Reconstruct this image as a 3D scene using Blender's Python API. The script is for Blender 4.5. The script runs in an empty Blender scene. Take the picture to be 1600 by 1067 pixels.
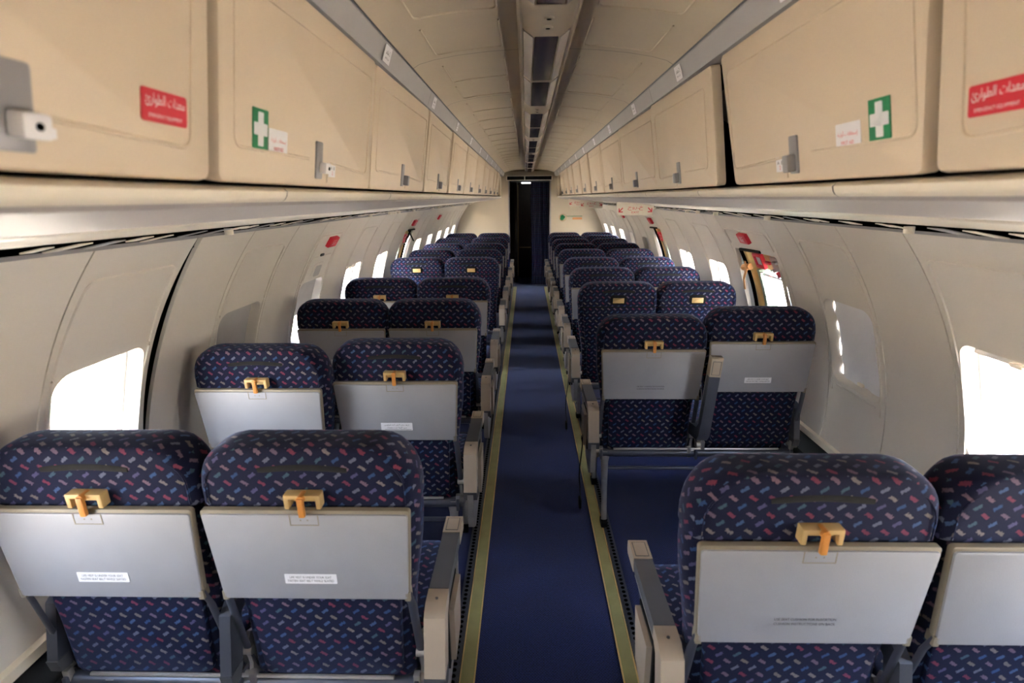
import bpy, bmesh, math, random, unicodedata
from mathutils import Matrix, Vector
PI = math.pi
sc = bpy.context.scene
COL = sc.collection
# ------------------------------------------------------------------ camera, world, sun, exposure
F_PX = 870.0
cam_d = bpy.data.cameras.new('camera')
cam_d.sensor_width = 36.0
cam_d.lens = 36.0 * F_PX / 1600.0
cam_d.clip_start = 0.02
cam_d.dof.use_dof = True
cam_d.dof.focus_distance = 2.9
cam_d.dof.aperture_fstop = 4.0
cam = bpy.data.objects.new('camera', cam_d)
COL.objects.link(cam)
CAM_X, CAM_Z = -0.055, 1.60
cam.matrix_world = (Matrix.Translation((CAM_X, 0, CAM_Z)) @ Matrix.Rotation(math.radians(1.55), 4, 'Z')
                    @ Matrix.Rotation(math.radians(90 - 14.5), 4, 'X') @ Matrix.Rotation(math.radians(-0.55), 4, 'Z'))
sc.camera = cam
sc.view_settings.view_transform = 'Standard'
sc.view_settings.look = 'None'
sc.view_settings.gamma = 1.0
sc.view_settings.use_curve_mapping = False
sc.view_settings.exposure = 1.75

w = bpy.data.worlds.new('daylight')
sc.world = w
w.use_nodes = True
nt = w.node_tree
nt.nodes.clear()
wo = nt.nodes.new('ShaderNodeOutputWorld')
bg = nt.nodes.new('ShaderNodeBackground')
tc = nt.nodes.new('ShaderNodeTexCoord')
sx = nt.nodes.new('ShaderNodeSeparateXYZ')
cr = nt.nodes.new('ShaderNodeValToRGB')
mr = nt.nodes.new('ShaderNodeMapRange')
mr.inputs['From Min'].default_value = -1
cr.color_ramp.elements[0].position = 0.46
cr.color_ramp.elements[0].color = (1.0, 0.86, 0.66, 1)      # pale desert ground far below the horizon
cr.color_ramp.elements[1].position = 0.54
cr.color_ramp.elements[1].color = (0.92, 0.97, 1.0, 1)
e_ = cr.color_ramp.elements.new(0.85)
e_.color = (0.55, 0.72, 1.0, 1)
nt.links.new(tc.outputs['Generated'], sx.inputs[0])
nt.links.new(sx.outputs['Z'], mr.inputs['Value'])
nt.links.new(mr.outputs[0], cr.inputs[0])
nt.links.new(cr.outputs[0], bg.inputs['Color'])
bg.inputs['Strength'].default_value = 11.0
nt.links.new(bg.outputs[0], wo.inputs[0])

sun_d = bpy.data.lights.new('sun', 'SUN')
sun_d.energy = 45.0
sun_d.angle = math.radians(2)
sun_d.color = (1.0, 0.93, 0.82)
sun = bpy.data.objects.new('sun', sun_d)
COL.objects.link(sun)
sun.rotation_euler = Vector((0.03, -0.55, 1.0)).to_track_quat('Z', 'Y').to_euler()

# ------------------------------------------------------------------ materials
MATS = {}
def srgb(c):
    return tuple(((v / 255.0) / 12.92 if v / 255.0 <= 0.04045 else (((v / 255.0) + 0.055) / 1.055) ** 2.4) for v in c) + (1.0,)
def mat(name, rgb, rough=0.5, metal=0.0, var=0.06, scale=9.0, bump=0.0, bscale=300.0, spec=0.5, emit=None, estr=0):
    if name in MATS: return MATS[name]
    m = bpy.data.materials.new(name); m.use_nodes = True
    n = m.node_tree; b = n.nodes['Principled BSDF']
    b.inputs['Roughness'].default_value = rough
    b.inputs['Metallic'].default_value = metal
    b.inputs['Specular IOR Level'].default_value = spec
    t = n.nodes.new('ShaderNodeTexCoord'); nz = n.nodes.new('ShaderNodeTexNoise')
    nz.inputs['Scale'].default_value = scale; nz.inputs['Detail'].default_value = 4
    n.links.new(t.outputs['Object'], nz.inputs['Vector'])
    r = n.nodes.new('ShaderNodeMapRange')
    r.inputs['From Min'].default_value = 0.3; r.inputs['From Max'].default_value = 0.7
    r.inputs['To Min'].default_value = 1 - var; r.inputs['To Max'].default_value = 1 + var
    n.links.new(nz.outputs['Fac'], r.inputs['Value'])
    mx = n.nodes.new('ShaderNodeVectorMath'); mx.operation = 'SCALE'
    mx.inputs[0].default_value = srgb(rgb)[:3]
    n.links.new(r.outputs[0], mx.inputs['Scale'])
    n.links.new(mx.outputs[0], b.inputs['Base Color'])
    if bump:
        n2 = n.nodes.new('ShaderNodeTexNoise'); n2.inputs['Scale'].default_value = bscale
        n.links.new(t.outputs['Object'], n2.inputs['Vector'])
        bp = n.nodes.new('ShaderNodeBump'); bp.inputs['Strength'].default_value = bump
        bp.inputs['Distance'].default_value = 0.002
        n.links.new(n2.outputs['Fac'], bp.inputs['Height'])
        n.links.new(bp.outputs[0], b.inputs['Normal'])
    if emit:
        b.inputs['Emission Color'].default_value = srgb(emit); b.inputs['Emission Strength'].default_value = estr
    MATS[name] = m
    return m

def math_(n, op, a, b=None, c=None):
    x = n.nodes.new('ShaderNodeMath'); x.operation = op
    for i, v in enumerate((a, b, c)):
        if v is None: continue
        if isinstance(v, (int, float)): x.inputs[i].default_value = v
        else: n.links.new(v, x.inputs[i])
    return x.outputs[0]

def fabric_mat(name, base, k=1.0):
    """navy moquette with slanted flecks: rows of pinks lean one way, rows of blues the other"""
    m = bpy.data.materials.new(name); m.use_nodes = True
    n = m.node_tree; b = n.nodes['Principled BSDF']
    b.inputs['Roughness'].default_value = 0.9
    b.inputs['Specular IOR Level'].default_value = 0.25
    b.inputs['Sheen Weight'].default_value = 0.22
    b.inputs['Sheen Roughness'].default_value = 0.4
    b.inputs['Sheen Tint'].default_value = (0.45, 0.55, 1, 1)
    uv = n.nodes.new('ShaderNodeUVMap'); uv.uv_map = 'UVMap'
    nz = n.nodes.new('ShaderNodeTexNoise'); nz.inputs['Scale'].default_value = 260
    n.links.new(uv.outputs[0], nz.inputs['Vector'])
    s = n.nodes.new('ShaderNodeSeparateXYZ'); n.links.new(uv.outputs[0], s.inputs[0])
    CU, CV = 0.0385, 0.0195
    row = math_(n, 'FLOOR', math_(n, 'DIVIDE', s.outputs['Y'], CV))
    par = math_(n, 'FLOORED_MODULO', row, 2.0)
    uu = math_(n, 'ADD', math_(n, 'DIVIDE', s.outputs['X'], CU), math_(n, 'MULTIPLY', par, 0.5))
    colm = math_(n, 'FLOOR', uu)
    lu = math_(n, 'MULTIPLY', math_(n, 'SUBTRACT', math_(n, 'FRACT', uu), 0.5), CU)
    lv = math_(n, 'MULTIPLY', math_(n, 'SUBTRACT', math_(n, 'FRACT', math_(n, 'DIVIDE', s.outputs['Y'], CV)), 0.5), CV)
    sg = math_(n, 'SUBTRACT', math_(n, 'MULTIPLY', par, 2.0), 1.0)
    jit = math_(n, 'MULTIPLY', math_(n, 'SUBTRACT', nz.outputs['Fac'], 0.5), 0.009)
    # rotate by +-35 degrees
    c, si = math.cos(math.radians(36)), math.sin(math.radians(36))
    ss = math_(n, 'MULTIPLY', sg, si)
    ru = math_(n, 'ADD', math_(n, 'MULTIPLY', lu, c), math_(n, 'MULTIPLY', lv, ss))
    rv = math_(n, 'SUBTRACT', math_(n, 'MULTIPLY', lv, c), math_(n, 'MULTIPLY', lu, ss))
    a = math_(n, 'ABSOLUTE', math_(n, 'ADD', ru, jit))
    d = math_(n, 'ABSOLUTE', math_(n, 'ADD', rv, jit))
    mask = math_(n, 'MULTIPLY', math_(n, 'LESS_THAN', a, 0.0090), math_(n, 'LESS_THAN', d, 0.0038))
    cx = n.nodes.new('ShaderNodeCombineXYZ'); n.links.new(colm, cx.inputs[0]); n.links.new(row, cx.inputs[1])
    wn = n.nodes.new('ShaderNodeTexWhiteNoise'); wn.noise_dimensions = '2D'; n.links.new(cx.outputs[0], wn.inputs['Vector'])
    def ramp(cols):
        r = n.nodes.new('ShaderNodeValToRGB'); r.color_ramp.interpolation = 'CONSTANT'
        el = r.color_ramp.elements
        el[0].position = 0; el[0].color = srgb(cols[0]); el[1].position = 1 / len(cols); el[1].color = srgb(cols[1])
        for i in range(2, len(cols)):
            e = el.new(i / len(cols)); e.color = srgb(cols[i])
        n.links.new(wn.outputs['Value'], r.inputs[0]); return r.outputs[0]
    pinks = ramp([(176, 78, 98), (176, 140, 152), (184, 170, 160), (170, 70, 88), (160, 132, 150), (170, 158, 140)])
    blues = ramp([(70, 112, 168), (95, 130, 180), (150, 156, 176), (90, 128, 140), (120, 114, 160)])
    mixc = n.nodes.new('ShaderNodeMix'); mixc.data_type = 'RGBA'
    n.links.new(par, mixc.inputs['Factor']); n.links.new(pinks, mixc.inputs[6]); n.links.new(blues, mixc.inputs[7])
    # worn-out thread fade
    fade = n.nodes.new('ShaderNodeTexNoise'); fade.inputs['Scale'].default_value = 700
    n.links.new(uv.outputs[0], fade.inputs['Vector'])
    fm = math_(n, 'MULTIPLY', mask, math_(n, 'MULTIPLY', math_(n, 'ADD', fade.outputs['Fac'], 0.2), 0.85 * k))
    mb = n.nodes.new('ShaderNodeMix'); mb.data_type = 'RGBA'
    n.links.new(fm, mb.inputs['Factor']); mb.inputs[6].default_value = srgb(base); n.links.new(mixc.outputs[2], mb.inputs[7])
    n.links.new(mb.outputs[2], b.inputs['Base Color'])
    bp = n.nodes.new('ShaderNodeBump'); bp.inputs['Strength'].default_value = 0.3; bp.inputs['Distance'].default_value = 0.001
    n2 = n.nodes.new('ShaderNodeTexNoise'); n2.inputs['Scale'].default_value = 500
    n.links.new(uv.outputs[0], n2.inputs['Vector']); n.links.new(n2.outputs['Fac'], bp.inputs['Height'])
    n.links.new(bp.outputs[0], b.inputs['Normal'])
    MATS[name] = m
    return m

def carpet_mat():
    m = bpy.data.materials.new('blue_carpet'); m.use_nodes = True
    n = m.node_tree; b = n.nodes['Principled BSDF']
    b.inputs['Roughness'].default_value = 0.95; b.inputs['Specular IOR Level'].default_value = 0.1
    b.inputs['Sheen Weight'].default_value = 0.2
    t = n.nodes.new('ShaderNodeTexCoord')
    s = n.nodes.new('ShaderNodeSeparateXYZ'); n.links.new(t.outputs['Object'], s.inputs[0])
    nz = n.nodes.new('ShaderNodeTexNoise'); nz.inputs['Scale'].default_value = 160; n.links.new(t.outputs['Object'], nz.inputs['Vector'])
    big = n.nodes.new('ShaderNodeTexNoise'); big.inputs['Scale'].default_value = 3; n.links.new(t.outputs['Object'], big.inputs['Vector'])
    wv = math_(n, 'MULTIPLY', math_(n, 'SINE', math_(n, 'MULTIPLY', s.outputs['Y'], 520.0)),
               math_(n, 'SINE', math_(n, 'MULTIPLY', s.outputs['X'], 620.0)))
    f = math_(n, 'ADD', math_(n, 'MULTIPLY', wv, 0.16), math_(n, 'ADD', math_(n, 'MULTIPLY', nz.outputs['Fac'], 0.75), math_(n, 'MULTIPLY', big.outputs['Fac'], 0.25)))
    r = n.nodes.new('ShaderNodeValToRGB')
    r.color_ramp.elements[0].position = 0.25; r.color_ramp.elements[0].color = srgb((11, 14, 42))
    r.color_ramp.elements[1].position = 0.8; r.color_ramp.elements[1].color = srgb((34, 46, 104))
    n.links.new(f, r.inputs[0]); n.links.new(r.outputs[0], b.inputs['Base Color'])
    bp = n.nodes.new('ShaderNodeBump'); bp.inputs['Strength'].default_value = 0.5; bp.inputs['Distance'].default_value = 0.003
    n.links.new(f, bp.inputs['Height']); n.links.new(bp.outputs[0], b.inputs['Normal'])
    MATS['blue_carpet'] = m
    return m

FAB = fabric_mat('navy_fleck_fabric', (9, 13, 40), 0.5)
FABB = fabric_mat('curtain_fabric', (16, 18, 44), 0.5)
CARPET = carpet_mat()
M_WALL = mat('wall_plastic', (208, 200, 191), 0.42, var=0.03, scale=3, bump=0.12, bscale=420)
M_RIDGE = M_WALL
M_BIN = mat('bin_cream_plastic', (206, 188, 166), 0.45, var=0.03, scale=4, bump=0.12, bscale=380)
M_CEIL = mat('ceiling_cream_plastic', (196, 182, 160), 0.55, var=0.04, scale=3)
M_GREY = mat('grey_aluminium_trim', (150, 148, 152), 0.42, 0.25, var=0.03)
M_FASC = mat('grey_fascia', (166, 163, 164), 0.5, 0.1, var=0.03)
M_COVE = mat('grey_cove', (156, 149, 147), 0.5, 0.0, var=0.03)
M_PALE = mat('pale_service_panel', (226, 216, 200), 0.3, var=0.03)
M_DARK = mat('dark_cavity', (10, 9, 9), 1.0, var=0.2, spec=0.0)
M_BLACK = mat('black_plastic', (14, 14, 16), 0.7, var=0.1, spec=0.15)
M_SKIN = mat('fuselage_skin', (120, 118, 112), 0.7)
M_TRAY = mat('tray_grey_plastic', (146, 145, 150), 0.45, var=0.03, scale=12, bump=0.2, bscale=500)
M_TRAYE = mat('tray_edge_tan', (128, 118, 102), 0.5)
M_LATCH = mat('cream_latch_plastic', (190, 158, 106), 0.45)
M_KNOB = mat('amber_knob_plastic', (190, 126, 60), 0.45)
M_METAL = mat('seat_metal', (176, 170, 166), 0.35, 0.7, var=0.06, scale=40)
M_DMET = mat('dark_seat_metal', (84, 86, 96), 0.4, 0.6)
M_BEIGE = mat('armrest_beige_plastic', (158, 142, 126), 0.45)
M_PAD = mat('armrest_grey_pad', (72, 72, 76), 0.6)
M_WHITE = mat('label_white', (226, 224, 228), 0.5, var=0.02)
M_INK = mat('ink_black', (30, 28, 34), 0.6)
M_RINK = mat('ink_red', (206, 40, 52), 0.5)
M_RED = mat('red_plastic', (202, 28, 52), 0.4, var=0.05)
M_GREEN = mat('first_aid_green', (20, 122, 76), 0.5)
M_YEL = mat('olive_yellow_strip', (146, 140, 92), 0.6, var=0.1, scale=14)
M_TAN = mat('tan_insulation', (200, 168, 110), 0.6, var=0.15)
M_GFR = mat('green_primer_frame', (112, 134, 118), 0.5, var=0.1)
M_WOOD = mat('dark_wood', (44, 26, 16), 0.5, var=0.3, scale=20)
M_BULK = mat('bulkhead_cream', (190, 178, 158), 0.5, var=0.03, scale=2)
M_FRAME = mat('window_frame_white', (226, 228, 232), 0.4, var=0.02)
M_SHADE = mat('window_shade_grey', (176, 172, 170), 0.6, var=0.05)
M_DIFF = mat('light_diffuser', (214, 206, 200), 0.25, var=0.05)
M_LPAN = mat('dark_light_panel', (70, 60, 64), 0.25, var=0.1)
M_CARDB = mat('tan_strap', (206, 150, 96), 0.7)
M_BSTRAP = mat('worn_grip_black', (9, 8, 10), 0.9, var=0.5, scale=60)
M_LAMP = mat('lamp_white', (240, 240, 240), 0.4, emit=(240, 240, 235), estr=2.5)
M_SAND = mat('desert_sand', (208, 190, 164), 0.9, var=0.1, scale=0.1)

def glass_mat():
    m = bpy.data.materials.new('cabin_window_glass'); m.use_nodes = True
    n = m.node_tree; n.nodes.clear()
    o = n.nodes.new('ShaderNodeOutputMaterial'); t = n.nodes.new('ShaderNodeBsdfTransparent'); g = n.nodes.new('ShaderNodeBsdfGlossy')
    g.inputs['Roughness'].default_value = 0.04
    t.inputs[0].default_value = (0.97, 0.98, 0.98, 1)
    mx = n.nodes.new('ShaderNodeMixShader')
    mx.inputs[0].default_value = 0.04; n.links.new(t.outputs[0], mx.inputs[1]); n.links.new(g.outputs[0], mx.inputs[2])
    n.links.new(mx.outputs[0], o.inputs[0])
    return m
M_GLASS = glass_mat()

# ------------------------------------------------------------------ mesh helpers
class MB:
    def __init__(self): self.v = []; self.f = []; self.m = []
    def add(self, vs, fs, mi=0, M=None):
        b = len(self.v)
        self.v += [tuple(M @ Vector(p)) if M is not None else tuple(p) for p in vs]
        for f in fs: self.f.append(tuple(b + i for i in f)); self.m.append(mi)
    def mesh(self, name, mats, sharp=38):
        me = bpy.data.meshes.new(name)
        me.from_pydata(self.v, [], self.f)
        for m in mats: me.materials.append(m)
        for p, mi in zip(me.polygons, self.m): p.material_index = mi; p.use_smooth = True
        bm = bmesh.new(); bm.from_mesh(me)
        bmesh.ops.recalc_face_normals(bm, faces=bm.faces)
        uvl = bm.loops.layers.uv.new('UVMap')
        for f in bm.faces:
            nx, ny, nz = abs(f.normal.x), abs(f.normal.y), abs(f.normal.z)
            for l in f.loops:
                c = l.vert.co
                if ny >= nx and ny >= nz * 0.9: l[uvl].uv = (c.x, c.z)
                elif nx >= nz: l[uvl].uv = (c.y, c.z)
                else: l[uvl].uv = (c.x, c.y)
        bm.to_mesh(me); bm.free()
        me.set_sharp_from_angle(angle=math.radians(sharp))
        return me
    def build(self, name, mats, parent=None, loc=None, rot=None, **kw):
        if not isinstance(mats, (list, tuple)): mats = [mats]
        return obj(name, self.mesh(name, mats), parent, loc, rot)
    def box(self, c, s, mi=0, M=None, bev=0.0):
        cx, cy, cz = c; a, b_, d = s[0] / 2, s[1] / 2, s[2] / 2
        if bev <= 0:
            vs = [(cx + x * a, cy + y * b_, cz + z * d) for x in (-1, 1) for y in (-1, 1) for z in (-1, 1)]
            fs = [(0, 1, 3, 2), (4, 6, 7, 5), (0, 4, 5, 1), (2, 3, 7, 6), (0, 2, 6, 4), (1, 5, 7, 3)]
            self.add(vs, fs, mi, M); return
        bm = bmesh.new(); bmesh.ops.create_cube(bm, size=1.0)
        for v in bm.verts: v.co = Vector((v.co.x * s[0], v.co.y * s[1], v.co.z * s[2]))
        bmesh.ops.bevel(bm, geom=bm.edges[:] , offset=min(bev, 0.49 * min(s)), segments=2, profile=0.6, affect='EDGES')
        bm.verts.index_update()
        self.add([(v.co.x + cx, v.co.y + cy, v.co.z + cz) for v in bm.verts], [[v.index for v in f.verts] for f in bm.faces], mi, M)
        bm.free()
    def tube(self, pts, r, mi=0, n=8, M=None, flat=None, closed=False):
        """tube along pts; flat=(nx,ny,nz,k) squashes along that normal"""
        pts = [Vector(p) for p in pts]; rings = []
        L = len(pts)
        for i, p in enumerate(pts):
            a = pts[i - 1] if (i > 0 or closed) else p
            c = pts[(i + 1) % L] if (i < L - 1 or closed) else p
            t = (c - a).normalized()
            up = Vector((0, 0, 1)) if abs(t.z) < 0.92 else Vector((1, 0, 0))
            if flat is not None: up = Vector(flat[:3])
            u = t.cross(up).normalized(); w_ = u.cross(t).normalized()
            k = flat[3] if flat is not None else 1.0
            rr = r[i] if isinstance(r, (list, tuple)) else r
            rings.append([tuple(p + u * rr * math.cos(2 * PI * j / n) + w_ * rr * k * math.sin(2 * PI * j / n)) for j in range(n)])
        vs = [v for rg in rings for v in rg]; fs = []
        for i in range(L if closed else L - 1):
            i2 = (i + 1) % L
            for j in range(n):
                j2 = (j + 1) % n
                fs.append((i * n + j, i * n + j2, i2 * n + j2, i2 * n + j))
        if not closed: fs += [tuple(range(n))[::-1], tuple((L - 1) * n + j for j in range(n))]
        self.add(vs, fs, mi, M)
    def prism(self, poly, a0, a1, axis='x', mi=0, M=None):
        """extrude a closed 2-D polygon between a0 and a1 along axis; poly is in the two other axes in xyz order"""
        n = len(poly); vs = []
        for a in (a0, a1):
            for p, q in poly:
                vs.append({'x': (a, p, q), 'y': (p, a, q), 'z': (p, q, a)}[axis])
        fs = [tuple(range(n))[::-1], tuple(range(n, 2 * n))] + [(i, (i + 1) % n, n + (i + 1) % n, n + i) for i in range(n)]
        self.add(vs, fs, mi, M)
    def plate(self, w_, h, r, th, bev=0.0, mi=0, M=None, top=None, seg=4):
        """rounded plate centred on the local origin: width on x, height on y, front at +z=th; top=(w) gives a different top width"""
        def ring(dx, z):
            out = []
            rr = max(r - dx, 0.0005)
            for qx, qy, a0 in ((1, 1, 0), (-1, 1, 90), (-1, -1, 180), (1, -1, 270)):
                ww = (top if (top and qy > 0) else w_) / 2 - dx
                hh = h / 2 - dx
                for i in range(seg + 1):
                    a = math.radians(a0 + 90.0 * i / seg)
                    out.append((qx * (ww - rr) + rr * math.cos(a), qy * (hh - rr) + rr * math.sin(a), z))
            return out
        rings = [ring(0, 0), ring(0, th - bev)]
        if bev > 0: rings += [ring(bev * 0.3, th - bev * 0.3), ring(bev, th)]
        n = len(rings[0]); vs = [p for g in rings for p in g]; fs = [tuple(range(n))[::-1], tuple((len(rings) - 1) * n + j for j in range(n))]
        for i in range(len(rings) - 1):
            for j in range(n): fs.append((i * n + j, i * n + (j + 1) % n, (i + 1) * n + (j + 1) % n, (i + 1) * n + j))
        self.add(vs, fs, mi, M)
    def text(self, s, height, width, M, mi=1):
        vs, fs = glyphs(s)
        if not vs: return
        x0, x1 = min(p[0] for p in vs), max(p[0] for p in vs); y0, y1 = min(p[1] for p in vs), max(p[1] for p in vs)
        kx, ky = width / (x1 - x0), height / (y1 - y0)
        self.add([((p[0] - (x0 + x1) / 2) * kx, (p[1] - (y0 + y1) / 2) * ky, 0) for p in vs], fs, mi, M)
    def cyl(self, c, r, h, axis='z', mi=0, n=20, M=None):
        d = {'x': (1, 0, 0), 'y': (0, 1, 0), 'z': (0, 0, 1)}[axis]
        a = Vector(c) - Vector(d) * h / 2; b = Vector(c) + Vector(d) * h / 2
        self.tube([a, b], r, mi, n, M)

_gl = {}
def glyphs(s):
    if s in _gl: return _gl[s]
    c = bpy.data.curves.new('t', 'FONT'); c.body = s; c.resolution_u = 2
    o = bpy.data.objects.new('t', c); COL.objects.link(o)
    dg = bpy.context.evaluated_depsgraph_get(); dg.update()
    m = bpy.data.meshes.new_from_object(o.evaluated_get(dg))
    r = ([tuple(v.co) for v in m.vertices], [tuple(p.vertices) for p in m.polygons])
    bpy.data.meshes.remove(m); bpy.data.objects.remove(o); bpy.data.curves.remove(c)
    _gl[s] = r
    return r
_forms = {}
for cp in range(0xFE80, 0xFEFD):
    d = unicodedata.decomposition(chr(cp)).split()
    if len(d) >= 2: _forms.setdefault(''.join(chr(int(x, 16)) for x in d[1:]), {})[d[0].strip('<>')] = chr(cp)
def arabic(s):
    """joined letter forms, laid out right to left"""
    words = []
    for wd in s.split(' '):
        L = []; i = 0
        while i < len(wd):
            if wd[i:i + 2] in _forms and len(wd[i:i + 2]) == 2: L.append(wd[i:i + 2]); i += 2
            else: L.append(wd[i]); i += 1
        out = ''
        for j, ch in enumerate(L):
            f = _forms.get(ch, {})
            prev = j > 0 and 'initial' in _forms.get(L[j - 1], {})
            nxt = j < len(L) - 1 and 'initial' in f and 'final' in _forms.get(L[j + 1], {})
            key = 'medial' if prev and nxt else 'final' if prev else 'initial' if nxt else 'isolated'
            out += f.get(key, f.get('isolated', ch))
        words.append(out[::-1])
    return ' '.join(words[::-1])

def obj(name, me, parent=None, loc=None, rot=None):
    o = bpy.data.objects.new(name, me); COL.objects.link(o)
    if parent is not None: o.parent = parent
    if loc is not None: o.location = loc
    if rot is not None: o.rotation_euler = rot
    return o
def tag(o, label=None, cat=None, group=None, kind=None):
    if label: o['label'] = label
    if cat: o['category'] = cat
    if group: o['group'] = group
    if kind: o['kind'] = kind
    return o
def empty(name, loc=(0, 0, 0)):
    o = bpy.data.objects.new(name, None); COL.objects.link(o); o.location = loc; o.empty_display_size = 0.05
    return o
def basis(o, u, v, n=None):
    u = Vector(u).normalized(); v = Vector(v).normalized()
    n = Vector(n).normalized() if n is not None else u.cross(v).normalized()
    M = Matrix.Identity(4)
    for i in range(3): M[i][0] = u[i]; M[i][1] = v[i]; M[i][2] = n[i]; M[i][3] = o[i]
    return M
random.seed(7)

# ------------------------------------------------------------------ cabin cross-section
R, ZC = 1.382, 0.62
def s_of_z(z, r=R): return R * math.asin((z - ZC) / r)
S_BOT, S_TOP = s_of_z(0.45), s_of_z(1.487)
def W(side, s, y, r=R):
    a = s / R
    return (side * r * math.cos(a), y, ZC + r * math.sin(a))
BAY = 0.81
def win_c(k): return 1.52 + BAY * k
K0, K1 = -3, 10
YB = 10.2            # rear bulkhead
Y0 = win_c(K0) - BAY / 2
WS0, WS1 = s_of_z(0.77), s_of_z(1.155)
WHY = 0.18           # half width of window opening
HR = 0.055

def rr_pts(y0, y1, s0, s1, r, seg=6):
    out = []
    for cy, cs, a0 in ((y1 - r, s1 - r, 0), (y0 + r, s1 - r, 90), (y0 + r, s0 + r, 180), (y1 - r, s0 + r, 270)):
        for i in range(seg + 1):
            a = math.radians(a0 + 90 * i / seg); out.append((cy + r * math.cos(a), cs + r * math.sin(a)))
    return out
def panel(mb, side, y0, y1, s0, s1, hole=None, r=R, mi=0, hr=HR, rim=0.012, edge=None):
    """curved sheet with an optional rounded hole (y0,y1,s0,s1); rim folds the border outward"""
    def axis(a, b, extra, step):
        pts = sorted(set([a, b] + [e for e in extra if a < e < b])); out = [pts[0]]
        for p, q in zip(pts, pts[1:]):
            n = max(1, int(math.ceil((q - p) / step)))
            out += [p + (q - p) * i / n for i in range(1, n + 1)]
        return out
    ex = [hole[0], hole[0] + hr, hole[1] - hr, hole[1]] if hole else []
    es = [hole[2], hole[2] + hr, hole[3] - hr, hole[3]] if hole else []
    ys = axis(y0, y1, ex, 0.5); ss = axis(s0, s1, es, 0.05)
    V = {}; vs = []; fs = []
    def vid(y, s, rr=r):
        k = (round(y, 5), round(s, 5), round(rr, 5))
        if k not in V:
            yy = y
            if edge: yy = edge(y, s)
            V[k] = len(vs); vs.append(W(side, s, yy, rr))
        return V[k]
    for i in range(len(ys) - 1):
        for j in range(len(ss) - 1):
            ym, sm = (ys[i] + ys[i + 1]) / 2, (ss[j] + ss[j + 1]) / 2
            if hole and hole[0] < ym < hole[1] and hole[2] < sm < hole[3]: continue
            fs.append((vid(ys[i], ss[j]), vid(ys[i + 1], ss[j]), vid(ys[i + 1], ss[j + 1]), vid(ys[i], ss[j + 1])))
    if hole:
        for cy, cs, qy, qs in ((hole[1], hole[3], -1, -1), (hole[0], hole[3], 1, -1), (hole[0], hole[2], 1, 1), (hole[1], hole[2], -1, 1)):
            arc = []
            for i in range(7):
                a = math.radians(90 * i / 6)
                arc.append((cy + qy * hr - qy * hr * math.cos(a), cs + qs * hr - qs * hr * math.sin(a)))
            c = vid(cy, cs)
            for i in range(6): fs.append((c, vid(*arc[i]), vid(*arc[i + 1])))
    if rim:
        for i in range(len(ss) - 1):
            for y in (y0, y1): fs.append((vid(y, ss[i]), vid(y, ss[i + 1]), vid(y, ss[i + 1], r + rim), vid(y, ss[i], r + rim)))
        for i in range(len(ys) - 1):
            for s in (s0, s1): fs.append((vid(ys[i], s), vid(ys[i + 1], s), vid(ys[i + 1], s, r + rim), vid(ys[i], s, r + rim)))
    mb.add(vs, fs, mi)
def reveal(mb, side, hole, steps, hr=HR, mi=0):
    """steps: list of (inset, radius) rings that make the window reveal"""
    rings = [[W(side, s, y, rad) for y, s in rr_pts(hole[0] + ins, hole[1] - ins, hole[2] + ins, hole[3] - ins, max(hr - ins * 0.6, 0.01))] for ins, rad in steps]
    n = len(rings[0]); vs = [p for g in rings for p in g]; fs = []
    for i in range(len(rings) - 1):
        for j in range(n): fs.append((i * n + j, i * n + (j + 1) % n, (i + 1) * n + (j + 1) % n, (i + 1) * n + j))
    mb.add(vs, fs, mi)
def ridge(mb, side, pts, rad=0.006, r=R, mi=0):
    """raised line on the wall: pts in (y,s), corners rounded"""
    P = round_poly(pts, 0.03)
    P2 = []
    for a, b in zip(P, P[1:]):
        n = max(1, int(math.hypot(b[0] - a[0], b[1] - a[1]) / 0.06))
        P2 += [(a[0] + (b[0] - a[0]) * i / n, a[1] + (b[1] - a[1]) * i / n) for i in range(n)]
    P2.append(P[-1])
    mb.tube([W(side, s, y, r + 0.001) for y, s in P2], rad, mi, 6)
def round_poly(pts, rad, seg=4):
    out = [pts[0]]
    for i in range(1, len(pts) - 1):
        p = Vector(pts[i]); a = (Vector(pts[i - 1]) - p); b = (Vector(pts[i + 1]) - p)
        rr = min(rad, a.length * 0.45, b.length * 0.45); a = p + a.normalized() * rr; b = p + b.normalized() * rr
        for k in range(seg + 1):
            t = k / seg; q = a * (1 - t) ** 2 + p * 2 * t * (1 - t) + b * t * t; out.append(tuple(q))
    out.append(pts[-1]); return out

SIDES = {-1: 'left', 1: 'right'}
RS = R + 0.095
# fuselage skin, window holes in every bay
for side in (-1, 1):
    mb = MB()
    for k in range(K0, K1 + 1):
        yc = win_c(k)
        h = (yc - WHY + 0.02, yc + WHY - 0.02, WS0 + 0.02, WS1 - 0.02)
        panel(mb, side, yc - BAY / 2, yc + BAY / 2, -0.75, R * PI / 2, h, r=RS, rim=0, hr=0.05)
    panel(mb, side, win_c(K1) + BAY / 2, 12.4, -0.75, R * PI / 2, None, r=RS, rim=0)
    tag(mb.build('trim_%d' % (1 if side < 0 else 2), M_SKIN), 'dull metal fuselage skin behind the %s wall lining' % SIDES[side], kind='structure')

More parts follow.
